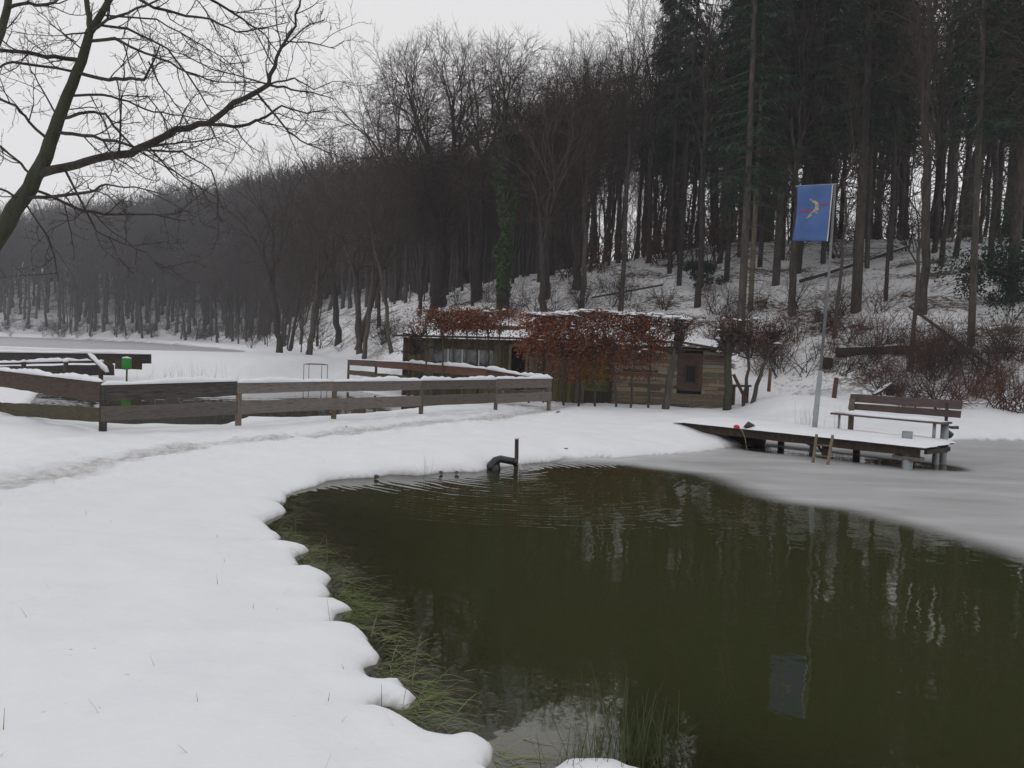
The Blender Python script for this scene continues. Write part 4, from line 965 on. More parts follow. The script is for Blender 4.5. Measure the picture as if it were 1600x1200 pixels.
# back fence of the upper pond
E0 = atd(857, 590, 21.5)
bp_ = [(E0.x + 0.05, E0.y + 0.1, 1.08)] + [tuple(atd(u, v, d)) for u, v, d in ((760, 575.5, 23.3), (640, 566, 25.4), (588, 563, 29.5), (545, 561, 34))]
posts = [(x, y, z, 0.0, 'board_brown', 0.09) for x, y, z in bp_]
rails = []
for i in range(4):
    a, b_ = bp_[i], bp_[i + 1]
    rails.append((V((a[0], a[1] - .06, a[2] - 0.13)), V((b_[0], b_[1] - .06, b_[2] - 0.14)), 0.24, 0.035, 'board_red' if i < 3 else 'board_brown', 0.1 if i < 2 else 0.03))
    rails.append((V((a[0], a[1] - .06, a[2] - 0.55)), V((b_[0], b_[1] - .06, b_[2] - 0.58)), 0.2, 0.035, 'board_green' if i >= 2 else 'board_brown', 0))
fence('reddish board fence running back from the end of the long fence towards the slope', posts, rails)
# plank revetment beyond the upper pond, at left
def pl_wall():
    root = thing('plank_wall', 'dark plank wall under snow on the far bank of the upper pond', 'wall', atd(60, 590, 27)); M0 = Matrix.Translation(-V(root.location))
    def fin(o): o.data.transform(M0); return o
    rows = [((-140, 556, 29.4), (236, 561, 29.4), 15, 'board_dark', 0.09), ((-140, 572, 28), (140, 566, 28), 0, None, 0), ((-140, 583, 28.5), (178, 578, 28.9), 17, 'board_dark', 0.0)]
    for a, b_, hpx, mt, sn_ in rows:
        if not hpx: continue
        pa = atd(*a[:2], a[2]); pb = atd(*b_[:2], b_[2]); h_ = hpx * a[2] / F; mb = MB(); mb.beam(pa, pb, 0.06, h_, 16, 0.012); o = fin(mb.build('plank', M[mt], root))
        if sn_: sm = MB(); snowy(sm, [pa + V((0, 0, h_ / 2)), pb + V((0, 0, h_ / 2))], 0.25, sn_, 9); fin(sm.build('snow_cap', M['snow'], o, True))
    mb = MB(); pa = atd(-140, 572, 28); pb = atd(142, 565, 28.3); mb.beam(pa, pb, 0.09, 0.07, 10, 0.01); o = fin(mb.build('rail', M['board_dark'], root))
    sm = MB(); snowy(sm, [pa + V((0, 0, .035)), pb + V((0, 0, .035))], 0.16, 0.11, 8); fin(sm.build('snow_cap', M['snow'], o, True))
    for u in (-90, -30, 37, 103, 158):
        p = atd(u, 566, 28.1); mb = MB(); mb.tube([V((p.x, p.y, -0.1)), V((p.x, p.y, p.z + 0.02))], .08, 7); o = fin(mb.build('post', M['board_brown'], root))
        sm = MB(); sm.tube([V((p.x, p.y, p.z + .01)), V((p.x, p.y, p.z + .07)), V((p.x, p.y, p.z + .1))], [.1, .09, .03], 8); fin(sm.build('snow_cap', M['snow'], o, True))
    for u0, u1 in ((160, 176), (180, 196), (200, 222)):
        a = atd(u0, 569, 29.2); b_ = atd(u1, 570, 29.3); mb = MB(); mb.beam(a, b_, 0.05, .36, 3, .01); fin(mb.build('plank', M['board_brown'], root))
pl_wall()
a = atd(139, 554, 27.5); b_ = atd(168, 584, 26.8)
mb = MB(); mb.beam(a, b_, .1, .08, 4, .01); c = (a + b_) / 2; o = mb.build('leaning_beam', M['board_brown'], None, False, c); tag(o, 'snow-covered beam slanting down from the plank wall', 'beam')
sm = MB(); snowy(sm, [a + V((0, 0, .04)), b_ + V((0, 0, .04))], .17, .13, 4); so = sm.build('snow_cap', M['snow'], o, True); so.data.transform(Matrix.Translation(-c))
# green sign
D = 27.5; g = atd(197, 585, D); rt = thing('green_sign', 'small bright green board on a post with a cap of snow', 'sign', g); T0 = Matrix.Translation(-g)
mb = MB(); a = atd(191, 560, D); b2 = atd(205, 560, D); c2 = atd(205, 577, D); e2 = atd(191, 577, D)
cen = (a + c2) / 2; mb.box(cen, ((b2 - a).length, .12, (a - e2).length)); o = mb.build('board', M['green_sign'], rt); o.data.transform(T0)
bv = o.modifiers.new('b', 'BEVEL'); bv.width = 0.04; bv.segments = 3
mb = MB(); mb.tube([V((cen.x, cen.y + .02, g.z - .5)), V((cen.x, cen.y + .02, cen.z - .1))], .03, 6); mb.build('post', M['board'], rt).data.transform(T0)
mb = MB(); snowy(mb, [V((cen.x - .15, cen.y, cen.z + .2)), V((cen.x + .15, cen.y, cen.z + .2))], .14, .07, 2); mb.build('snow_cap', M['snow'], rt, True).data.transform(T0)
# black metal frame
g = atd(494, 588, 30); rt = thing('metal_frame', 'small black metal frame with four legs standing in the snow', 'frame', g); T0 = Matrix.Translation(-g)
c4 = [atd(475, 569, 30), atd(512, 570, 30), atd(503, 568.5, 30.6), atd(483, 568, 30.6)]
mb = MB()
for i in range(4): mb.tube([c4[i], c4[(i + 1) % 4]], .012, 5)
mb.build('top_frame', M['black'], rt).data.transform(T0)
for p in c4: mb = MB(); mb.tube([p, V((p.x, p.y, gz(p.x, p.y) - .1))], .012, 5); mb.build('leg', M['black'], rt).data.transform(T0)
# stacked planks by the back fence corner
g = atd(815, 616, 22.6); rt = thing('plank_pile', 'heap of old planks under snow behind the fence corner', 'pile', g); T0 = Matrix.Translation(-g)
for k, (u0, v0, u1, v1) in enumerate([(785, 612, 850, 610), (795, 617, 848, 614), (790, 621, 846, 619)]):
    mb = MB(); mb.beam(atd(u0, v0, 22.8 - k * .15), atd(u1, v1, 22.6 - k * .15), .2, .06, 4, .01); mb.build('plank', M['hut_plank'], rt).data.transform(T0)

# ------------------------------------------------------------------ hut
def hut():
    P0 = V((-3.75, 26.5, 0)); P1 = V((7.05, 25.1, 0)); dr = (P1 - P0).normalized(); nr = V((-dr.y, dr.x, 0)); L = (P1 - P0).length
    root = thing('timber_hut', 'long low weathered timber hut with snow on its flat roof', 'hut', (P0.x, P0.y, 0.2)); T0 = Matrix.Translation(-V(root.location))
    def fin(o): o.data.transform(T0); return o
    def pt(s, off, z): p = P0 + dr * s + nr * off; return V((p.x, p.y, z))
    def s_of(u, d=25.8):   # distance along the wall where image column u meets it
        best = min(((abs(800 + F * (P0 + dr * s).dot(V((1, 0, 0))) / (P0 + dr * s).y - 0 - u), s) for s in np.linspace(0, L, 400))); return best[1]
    ang = math.atan2(dr.y, dr.x); R = Matrix.Rotation(ang, 3, 'Z'); r2 = random.Random(3)
    s_door0, s_door1 = s_of(795), s_of(822); s_w0, s_w1 = s_of(674), s_of(770); s_log = s_of(905); s_tim = s_of(955); s_win0, s_win1 = s_of(1058), s_of(1096); s_ridge = s_of(1062)
    def ztop(s): return 2.17 + 0.12 * min(1, s / s_ridge) if s < s_ridge else 2.29 - 0.27 * (s - s_ridge) / (L - s_ridge)
    dp_ = 3.4
    # left, vertical-boarded front wall
    mb = MB(); s = 0.0
    def vboard(s, w_, z0, z1, mt_list):
        j = r2.uniform(-.012, .012); c = pt(s + w_ / 2, j, (z0 + z1) / 2); mt_list.box(c, (w_ - .008, .035, z1 - z0), R)
    while s < s_log:
        w_ = r2.uniform(.12, .18); m_ = s + w_ / 2
        if s_w0 < m_ < s_w1:
            vboard(s, w_, 0.1, 1.25, mb); vboard(s, w_, 1.88, ztop(s) , mb)
        elif s_door0 < m_ < s_door1: vboard(s, w_, 2.02, ztop(s), mb)
        else: vboard(s, w_, 0.1, ztop(s), mb)
        s += w_
    fin(mb.build('boarded_wall', M['hut_olive'], root))
    # mossy middle panel, horizontal sheets
    mb = MB(); zz = 0.1
    md = MB()
    for h_, in ((.5,), (.42,), (.5,), (.44,)):
        (md if zz < .3 else mb).box(pt((s_log + s_tim) / 2, r2.uniform(-.01, .01), zz + h_ / 2), (s_tim - s_log - .01, .04, h_ - .015), R); zz += h_
    fin(mb.build('mossy_panel', M['hut_moss'], root)); fin(md.build('lower_panel', M['hut_dark'], root))
    # right part in weathered horizontal planks, split at the window
    mb = MB(); z = 0.06; bnds = []
    while z < 2.3:
        h_ = r2.uniform(.085, .15); bnds.append((z, z + h_)); z += h_
    for z0, z1 in bnds:
        s = s_tim
        cuts = [s_tim] + sorted(r2.uniform(s_tim, L) for _ in range(3)) + [L]
        for a_, b_ in zip(cuts[:-1], cuts[1:]):
            for lo, hi in (((a_, min(b_, s_win0)), (max(a_, s_win1), b_)) if z1 > 0.78 and z0 < 2.0 else ((a_, b_),)):
                if hi - lo < 0.03: continue
                zt = min(ztop(lo), ztop(hi)); top_ = min(z1, zt)
                if top_ - z0 < .02: continue
                tp0, tp1 = min(z1, ztop(lo)), min(z1, ztop(hi)); off = r2.uniform(-.02, .02)
                vs_ = [pt(lo + .004, -.025 + off, z0), pt(hi - .004, -.025 + off, z0 + r2.uniform(-.006, .006)), pt(hi - .004, -.025 + off, tp1 - .008), pt(lo + .004, -.025 + off, tp0 - .008)]
                vs_ += [p + nr * .05 for p in vs_]
                mb.add(vs_, [(0, 1, 2, 3), (7, 6, 5, 4), (0, 4, 5, 1), (3, 2, 6, 7), (1, 5, 6, 2), (0, 3, 7, 4)])
    fin(mb.build('plank_wall_front', M['hut_plank'], root))
    # side and back walls, backing
    mb = MB()
    mb.beam(pt(L, 0.03, 1.05), pt(L, dp_, 1.15), .05, 1.95, 8, 0); mb.beam(pt(0, 0.03, 1.05), pt(0, dp_, 1.15), .05, 2.05, 8, 0); mb.beam(pt(0, dp_, 1.2), pt(L, dp_, 1.2), .05, 2.1, 8, 0)
    fin(mb.build('side_wall', M['hut_dark'], root))
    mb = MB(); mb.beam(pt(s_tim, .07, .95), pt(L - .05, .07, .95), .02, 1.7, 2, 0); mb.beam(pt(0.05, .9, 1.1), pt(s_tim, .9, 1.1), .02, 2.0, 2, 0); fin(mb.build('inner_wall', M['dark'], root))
    # corner posts
    for s in (0.03, s_tim, L):
        mb = MB(); mb.box(pt(s, -.05, ztop(s) / 2 + .02), (.1, .1, ztop(s) - .02), R); fin(mb.build('corner_post', M['hut_dark'], root))
    # roof: a sloping slab following ztop in front, rising to the back
    mb = MB(); sm = MB(); st = [-.25, 1.5, 3, 4.5, 6, 7.5, s_ridge, L + .28]; rows = []
    for s in st:
        zt = ztop(max(0, min(L, s))) + .02; rows.append([(s, -.28, zt), (s, dp_ + .2, zt + .36)])
    for lay, m_, th in ((0, mb, .07),):
        vs_ = []
        for r_ in rows:
            for (s, o_, z) in r_: vs_ += [pt(s, o_, z), pt(s, o_, z + th)]
        fs_ = []
        for i in range(len(rows) - 1):
            a = i * 4; b_ = a + 4
            fs_ += [(a, a + 2, b_ + 2, b_), (a + 1, b_ + 1, b_ + 3, a + 3), (a, b_, b_ + 1, a + 1), (a + 2, a + 3, b_ + 3, b_ + 2)]
        fs_ += [(0, 1, 3, 2), (len(vs_) - 4, len(vs_) - 2, len(vs_) - 1, len(vs_) - 3)]; m_.add(vs_, fs_)
    ro = fin(mb.build('roof', M['felt'], root))
    # snow blanket on roof
    ns, nk = 60, 12; vs_ = []; fs_ = []
    for i in range(ns + 1):
        s = -.24 + (L + .5) * i / ns; zt = ztop(max(0, min(L, s))) + .02 + .07
        for k in range(nk + 1):
            f = k / nk; o_ = -.27 + (dp_ + .46) * f; e = min(1, min(f, 1 - f) * 9, min(i, ns - i) * .5) ** .5
            vs_.append(pt(s, o_, zt + .36 * f - .002 + (.10 + float(noise(s * 1.7, o_ * 1.7, 4)) * .06) * e * (0.35 + .65 * float(sst(0.0, 0.12, np.array(f)))) ))
    for i in range(ns):
        for k in range(nk): a = i * (nk + 1) + k; fs_.append((a, a + nk + 1, a + nk + 2, a + 1))
    sm.add(vs_, fs_); o = fin(sm.build('snow_blanket', M['snow'], ro, True))
    # raised brown board and rear roof step over the left part
    mb = MB(); mb.beam(pt(s_of(680), 2.1, 2.66), pt(s_of(805), 2.1, 2.68), .06, .2, 8, .01); o = fin(mb.build('roof_board', M['hut_dark'], ro))
    sm = MB(); snowy(sm, [pt(s_of(680), 2.25, 2.75), pt(s_of(805), 2.25, 2.77)], .6, .11, 5); fin(sm.build('snow_cap', M['snow'], ro, True))
    # window band
    mb = MB()
    for z in (1.25, 1.87): mb.box(pt((s_w0 + s_w1) / 2, -.02, z), (s_w1 - s_w0 + .1, .09, .07), R)
    fr = fin(mb.build('window_frame', M['hut_olive'], root))
    edges = [s_w0] + [s_of(u) for u in (699, 721, 747)] + [s_w1]
    for a_, b_ in zip(edges[:-1], edges[1:]):
        mb = MB(); mb.box(pt((a_ + b_) / 2, .01, 1.56), (b_ - a_ - .03, .012, .6), R); fin(mb.build('pane', M['glass'], fr))
    for s in edges[1:-1]: mb = MB(); mb.box(pt(s, -.03, 1.56), (.045, .06, .6), R); fin(mb.build('mullion', M['white_paint'], fr))
    # doorway
    mb = MB()
    for s in (s_door0, s_door1): mb.box(pt(s, -.03, 1.05), (.09, .1, 1.95), R)
    mb.box(pt((s_door0 + s_door1) / 2, -.03, 2.04), (s_door1 - s_door0 + .12, .1, .08), R); fin(mb.build('door_frame', M['post'], root))
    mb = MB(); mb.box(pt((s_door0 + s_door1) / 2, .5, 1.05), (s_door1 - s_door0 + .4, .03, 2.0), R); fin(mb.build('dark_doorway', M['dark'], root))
    # right window
    sc = (s_win0 + s_win1) / 2; wv = s_win1 - s_win0; mb = MB()
    mb.box(pt(sc, -.03, 1.96), (wv, .08, .10), R); mb.box(pt(sc, -.03, .83), (wv, .09, .12), R)
    for s in (s_win0 + .06, s_win1 - .06): mb.box(pt(s, -.035, 1.4), (.12, .08, 1.03), R)
    wf = fin(mb.build('window', M['hut_red'], root))
    mb = MB(); mb.box(pt(sc, -.01, 1.4), (wv - .22, .03, 1.03), R); fin(mb.build('shutter', M['hut_red'], wf))
    mb = MB(); mb.box(pt(sc + .02, -.03, 1.33), (.27, .03, .5), R); fin(mb.build('pane', M['dark'], wf))
    mb = MB()
    for dx in (-.15, .19): mb.box(pt(sc + dx, -.045, 1.33), (.05, .04, .6), R)
    for z in (1.05, 1.62): mb.box(pt(sc + .02, -.046, z), (.38, .04, .05), R)
    fin(mb.build('sash', M['hut_dark'], wf))
    # patches: a reddish plank and a dark plank
    mb = MB(); mb.box(pt(s_of(1022), -.055, .78), (.42, .02, .10), R); fin(mb.build('red_plank', M['board_red'], root))
    mb = MB(); mb.box(pt(s_of(1000), -.057, 1.36), (1.15, .025, .09), R); fin(mb.build('dark_plank', M['hut_dark'], root))
    mb = MB(); mb.box(pt(s_of(1118), -.057, 1.87), (.8, .02, .09), R); fin(mb.build('red_plank', M['board_red'], root))
    mb = MB(); mb.beam(pt(s_tim - .1, -.06, .2), pt(L, -.06, .2), .06, .12, 14, .02); fin(mb.build('sill_beam', M['board_dark'], root))
hut()

# ------------------------------------------------------------------ clipped beech hedge trees in front of the hut
def hedge_tree(lab, grp, ub, ut, vb, v0, v1, w_, D, dens, leaf, snow, seed, tr=.035, skirt=0.0, twigs=1.0, sag=None):
    """ub base column, ut crown column, crown between image rows v0 (top) and v1 (bottom), crown width w_ in metres"""
    r2 = random.Random(seed); b0 = atd(ub, vb, D); b0.z = gz(b0.x, b0.y); tp = atd(ut, v0, D); bt = atd(ut, v1, D); H0, H1 = bt.z, tp.z
    root = thing('clipped_beech', lab, 'hedge tree', b0, grp); T0 = Matrix.Translation(-V(b0))
    tk = MB(); n = 7; pts = [b0.lerp(V((bt.x, bt.y, H0 + .3 * (H1 - H0))), i / n) + V((r2.gauss(0, .025), r2.gauss(0, .02), 0)) for i in range(n + 1)]; pts[0].z -= .2
    tk.tube(pts, [tr * (1.2 - .5 * i / n) for i in range(n + 1)], 6, False); tk.build('trunk', M['bark_moss' if seed % 3 == 0 else 'bark'], root, True).data.transform(T0)
    br = MB(); prm = dict(seg=[3, 3, 2], wob=[.25, .28, .3], trop=[.1, .05, 0], end=[.4, .4, .5], side=[4, 3, 3], kids=[5, 4], ang=[(.4, 1.1), (.4, 1.2)], len=[.55, .6], rk=[.6, .65], rmin=.006, cont=[1, 0], **{'from': [.1, .1]})
    for k in range(int(9 * twigs)):
        d = V((r2.uniform(-1, 1), r2.uniform(-.6, .6), r2.uniform(.15, 1.2))).normalized(); i = r2.randrange(n - 2, n + 1)
        grow(br, pts[i], d, min(w_ * .62, (H1 - H0) * .85) * r2.uniform(.5, 1), tr * .45, 0, prm, r2)
    br.build('branches', M['twig'], root).data.transform(T0)
    lf = MB(); cl = [(V((bt.x + r2.uniform(-.5, .5) * w_, bt.y + r2.uniform(-.28, .28), H0 + (H1 - H0) * r2.uniform(0.05, 1))), r2.uniform(.10, .26)) for _ in range(int(16 + 14 * w_))]
    for k in range(int(dens)):
        if r2.random() < skirt: c = V((bt.x + r2.uniform(-.5, .5) * w_, bt.y + r2.uniform(-.25, .25), H0 - r2.random() ** 1.5 * .8)); R_ = .06
        else: c, R_ = r2.choice(cl)
        p = c + V((r2.gauss(0, 1) * R_, r2.gauss(0, 1) * R_ * .7, r2.gauss(0, .8) * R_)); p.z = min(p.z, H1 + r2.uniform(-.06, .09))
        q = r2.uniform(.022, .042); n_ = V((r2.gauss(0, 1), r2.gauss(0, 1), r2.gauss(0, 1))).normalized(); a1 = n_.orthogonal().normalized() * q; b1 = n_.cross(a1) * .65
        lf.add([p - a1, p - b1, p + a1, p + b1], [(0, 1, 2, 3)])
    if dens: lf.build('leaves', M[leaf], root).data.transform(T0)
    if snow:
        sm = MB()
        if snow > 20:
            for q in range(2):
                xa = bt.x - w_ * r2.uniform(.42, .5); xb = bt.x + w_ * r2.uniform(.2, .5); snowy(sm, [V((xa, bt.y - .15 + q * .2, H1 - .01)), V(((xa + xb) / 2, bt.y - .1 + q * .2, H1 + .02)), V((xb, bt.y - .12 + q * .2, H1 - .02))], .17, .055, seed + q, lump=.6)
        for k in range(int(snow)):
            c = V((bt.x + r2.uniform(-.48, .48) * w_, bt.y + r2.uniform(-.28, .2), H1 + r2.uniform(-.05, .03))) if r2.random() < .84 else V((bt.x + r2.uniform(-.5, .5) * w_, bt.y + r2.uniform(-.3, .1), H0 + (H1 - H0) * r2.random()))
            a = .03 + .13 * r2.random() ** 2; b2, h_ = a * r2.uniform(.6, .9), r2.uniform(.02, .065); m_ = 7; vs_ = [c + V((0, 0, h_))]
            for ring, (s_, zz) in enumerate(((.6, .75), (1, 0))):
                for i in range(m_): an = 6.283 * i / m_; vs_.append(c + V((math.cos(an) * a * s_ * r2.uniform(.75, 1.2), math.sin(an) * b2 * s_ * r2.uniform(.75, 1.2), h_ * zz)))
            fs_ = [(0, 1 + i, 1 + (i + 1) % m_) for i in range(m_)] + [(1 + i, 1 + m_ + i, 1 + m_ + (i + 1) % m_, 1 + (i + 1) % m_) for i in range(m_)] + [tuple(range(2 * m_, m_, -1))]
            sm.add(vs_, fs_)
        sm.build('snow_clumps', M['snow'], root, True).data.transform(T0)
    return root
GL = 'clipped beeches left of the hut door'; GM = 'clipped beeches forming the dense hedge'; GR = 'clipped trees right of the hut'
hedge_tree('dark twiggy clipped tree at the left end of the hut', GL, 650, 648, 640, 496, 540, 1.0, 25.2, 250, 'beech_leaf_dull', 8, 60, .06, twigs=3)
for i, (ub, ut, de) in enumerate([(668, 665, 700), (692, 690, 1400), (707, 706, 1500), (727, 728, 1700), (745, 746, 1500), (764, 762, 900), (778, 781, 450)]):
    hedge_tree('slim clipped beech with a thin russet top in front of the hut windows', GL, ub, ut, 636, 483 + (i % 3) * 2, 516, 0.62, 24.2, de, 'beech_leaf', 6, 61 + i, .03, twigs=1.3)
for i, (ub, ut, v0, v1, de, w_, sk, lab) in enumerate([
    (826, 834, 491, 552, 3000, .9, .04, 'leftmost clipped beech of the dense rust-brown hedge, beside the hut door'),
    (850, 852, 492, 545, 2400, .95, .12, 'clipped beech with a gap showing snow, second in the dense hedge'),
    (882, 880, 491, 556, 2500, .95, .2, 'clipped beech left of the mossy panel in the dense hedge'),
    (905, 905, 488, 560, 2600, .9, .2, 'clipped beech before the mossy panel in the dense hedge'),
    (930, 925, 487, 560, 2600, .9, .2, 'clipped beech right of the mossy panel in the dense hedge'),
    (962, 958, 490, 556, 2900, 1.0, .2, 'clipped beech under the thickest snow in the dense hedge'),
    (985, 992, 491, 552, 3100, 1.0, .2, 'clipped beech before the red plank in the dense hedge'),
    (1012, 1018, 493, 556, 2600, .9, .12, 'rightmost leafy clipped beech of the dense hedge')]):
    hedge_tree(lab, GM, ub, ut, 634, v0, v1, w_, 23.9 + .1 * (i % 2), de * 1.35, 'beech_leaf', 60, 80 + i, .035, skirt=sk * .8, twigs=1.2)
hedge_tree('clipped tree with a thick dark trunk leaning right before the hut window', GR, 1038, 1060, 636, 497, 530, 1.15, 23.7, 900, 'beech_leaf_dull', 26, 95, .11, twigs=3)
hedge_tree('thick-stemmed clipped tree at the right corner of the hut', GR, 1138, 1138, 636, 500, 536, 1.0, 23.9, 500, 'beech_leaf_dull', 4, 96, .12, twigs=3)
hedge_tree('slender clipped tree just right of the hut corner', GR, 1162, 1172, 636, 500, 545, .9, 23.7, 650, 'beech_leaf_dull', 4, 97, .05, twigs=2.4)
hedge_tree('crooked clipped tree leaning right, farthest from the hut', GR, 1176, 1204, 634, 500, 545, 1.0, 23.5, 750, 'beech_leaf_dull', 5, 98, .06, twigs=2.4)
# brace and low bench right of hut
a = atd(1146, 585, 24.3); b_ = atd(1170, 634, 24.0); mb = MB(); mb.beam(a, b_, .08, .08, 3, .005); tag(mb.build('wooden_brace', M['board_red'], None, False, (a + b_) / 2), 'reddish timber prop leaning on the hut corner', 'prop')
a = atd(1142, 603, 25.5); b_ = atd(1172, 603, 25.5); rt = thing('plank_bench', 'snow-covered plank on short posts right of the hut', 'bench', V((a.x, a.y, .3))); T0 = Matrix.Translation(-V(rt.location))
mb = MB(); mb.beam(a, b_, .3, .07, 3, .005); o = mb.build('seat', M['hut_dark'], rt); o.data.transform(T0); sm = MB(); snowy(sm, [a + V((0, 0, .035)), b_ + V((0, 0, .035))], .26, .06, 3); sm.build('snow_cap', M['snow'], o, True).data.transform(T0)
for p in (a.lerp(b_, .15), a.lerp(b_, .85)): mb = MB(); mb.box(p + V((0, 0, -.38)), (.1, .1, .7)); mb.build('leg', M['hut_dark'], rt).data.transform(T0)

# ------------------------------------------------------------------ jetty, bench, ladder, flag
DZ = 0.42
ab = (B - A); ab.z = 0; LAB_ = ab.length; ex = ab.normalized(); ey = V((-ex.y, ex.x, 0)); WD = 1.65
if ey.y < 0: ey = -ey
def jp(s, o_, z): p = A + ex * s + ey * o_; return V((p.x, p.y, z))
JR = thing('jetty', 'snow-covered wooden jetty on posts reaching into the frozen pond', 'jetty', (A.x, A.y, 0)); JT = Matrix.Translation(-V(JR.location))
def jf(mb, name, mt, smooth=False, parent=None): o = mb.build(name, mt, parent or JR, smooth); o.data.transform(JT); return o
mb = MB(); mb.beam(jp(-.4, .03, DZ - .10), jp(LAB_, .03, DZ - .10), .06, .14, 18, .006); jf(mb, 'edge_beam', M['hut_dark'])
mb = MB(); mb.beam(jp(-.3, WD - .03, DZ - .11), jp(LAB_, WD - .03, DZ - .11), .06, .17, 6, .004); jf(mb, 'edge_beam', M['board_dark'])
mb = MB(); k = -.2
while k < LAB_ + .12:
    mb.beam(jp(k, -.07, DZ - .012 + rnd.uniform(-.004, .004)), jp(k, WD + rnd.uniform(.02, .1), DZ - .012), .135, .028, 1); k += .145
jf(mb, 'deck', M['board_dark'])
for k in (0.3, 1.2): 
    mb = MB(); mb.beam(jp(LAB_ + .04, -.1 + k, DZ - .09), jp(LAB_ + .12, WD * .55 + k * .3, DZ - .09), .05, .08, 2); jf(mb, 'end_beam', M['board_dark'])
# snow blanket on deck with ragged edge
ns, nk = 80, 14; vs_ = []; fs_ = []
for i in range(ns + 1):
    s = -.5 + (LAB_ + .62) * i / ns
    for k in range(nk + 1):
        f = k / nk; jag_ = float(noise(s * 4, 3.3, 6)) * .05
        o_ = -.09 + jag_ * (1 - f) + (WD + .16) * f; e = min(1, min(k, nk - k) * .55, min(i, ns - i) * .4)
        ss = s + (float(noise(o_ * 5, 1.2, 8)) * .08 if i == ns else 0)
        vs_.append(jp(ss, o_, DZ + .004 + (.075 + float(noise(s * 2.3, o_ * 2.3, 2)) * .05) * e ** .5))
for i in range(ns):
    for k in range(nk): a = i * (nk + 1) + k; fs_.append((a, a + nk + 1, a + nk + 2, a + 1))
mb = MB(); mb.add(vs_, fs_); jf(mb, 'snow_blanket', M['snow'], True)
# posts
for s, o_, r_, mt in ((2.75, .15, .07, 'board_dark'), (LAB_ - .22, .12, .085, 'galv'), (LAB_ - .15, WD - .2, .06, 'galv'), (2.8, WD - .1, .07, 'board_dark'), (1.2, WD - .1, .07, 'board_dark')):
    mb = MB(); mb.tube([jp(s, o_, -.6), jp(s, o_, DZ - .03)], r_, 12); jf(mb, 'post', M[mt], True)
mb = MB(); mb.beam(jp(LAB_ - .45, .15, DZ - .21), jp(LAB_ + .02, .1, DZ - .21), .2, .05, 2); jf(mb, 'cross_beam', M['board'])
mb = MB(); p = atd(1417, 690, 14.1); mb.tube([V((p.x, p.y, DZ)), V((p.x, p.y, DZ + .2))], .09, 12); jf(mb, 'post_top', M['galv'], True)

# bench
BL = atz(1322, 674, DZ); BR = atz(1471, 690, DZ); 
bx = (BR - BL); bx.z = 0; bl = bx.length; bx.normalize(); by = V((-bx.y, bx.x, 0)); by = by if by.y > 0 else -by
BT = thing('bench', 'brown plank bench with backrest and snowy seat on the jetty', 'bench', BL); BM = Matrix.Translation(-V(BL))
def bpnt(s, o_, z): p = BL + bx * s + by * o_; return V((p.x, p.y, z))
def bf(mb, name, mt, parent=None, sm=False): o = mb.build(name, mt, parent or BT, sm); o.data.transform(BM); return o
ZS = 0.785
seat = MB(); seat.beam(bpnt(-.18, -.24, ZS), bpnt(bl + .14, -.24, ZS), .2, .04, 8, .003); seat.beam(bpnt(-.18, -.02, ZS), bpnt(bl + .14, -.02, ZS), .2, .04, 8, .003); so = bf(seat, 'seat', M['bench'])
sm = MB(); snowy(sm, [bpnt(-.14, -.14, ZS + .02), bpnt(bl + .1, -.14, ZS + .02)], .44, .085, 3); bf(sm, 'snow_cap', M['snow'], so, True)
for z, h_ in ((1.115, .165), (.94, .13)):
    mb = MB(); mb.beam(bpnt(-.06, .16 + (z - .9) * .25, z), bpnt(bl + .24, .16 + (z - .9) * .25, z + .012), .035, h_, 8, .004, upv=(by.x * .22, by.y * .22, 1)); bf(mb, 'backrest_board', M['bench'])
sm = MB(); snowy(sm, [bpnt(-.02, .24, 1.19), bpnt(bl * .55, .24, 1.195)], .03, .012, 4); snowy(sm, [bpnt(.0, .13, .862), bpnt(bl * .9, .13, .864)], .03, .012, 4); bf(sm, 'snow_line', M['snow'])
for s, o_, r_, mt, z1, z0 in ((.04, .1, .045, 'post', 1.1, DZ), (-.06, -.2, .022, 'galv', ZS - .02, DZ), (bl + .02, .06, .07, 'galv', ZS - .02, -.5), (bl - .02, .2, .03, 'board_dark', 1.15, DZ), (bl - .06, -.2, .03, 'galv', ZS - .02, DZ)):
    mb = MB()
    if mt == 'post': mb.box(bpnt(s, o_, (z0 + z1) / 2), (.09, .07, z1 - z0))
    else: mb.tube([bpnt(s, o_, z0), bpnt(s, o_, z1)], r_, 10)
    bf(mb, 'leg', M[mt], sm=mt != 'post')
# winch / tool behind bench end
g = atd(1490, 668, 15.6); rt = thing('winch', 'dark iron winch handle beside the right end of the bench', 'winch', g); T0 = Matrix.Translation(-g)
mb = MB(); mb.tube([atd(1478, 666, 15.6), atd(1487, 668, 15.6), atd(1497, 668, 15.6)], [.02, .03, .035], 7); mb.build('handle', M['black'], rt, True).data.transform(T0)
mb = MB(); mb.tube([atd(1479, 676, 15.6), atd(1486, 681, 15.6)], .07, 9); mb.build('drum', M['black'], rt, True).data.transform(T0)
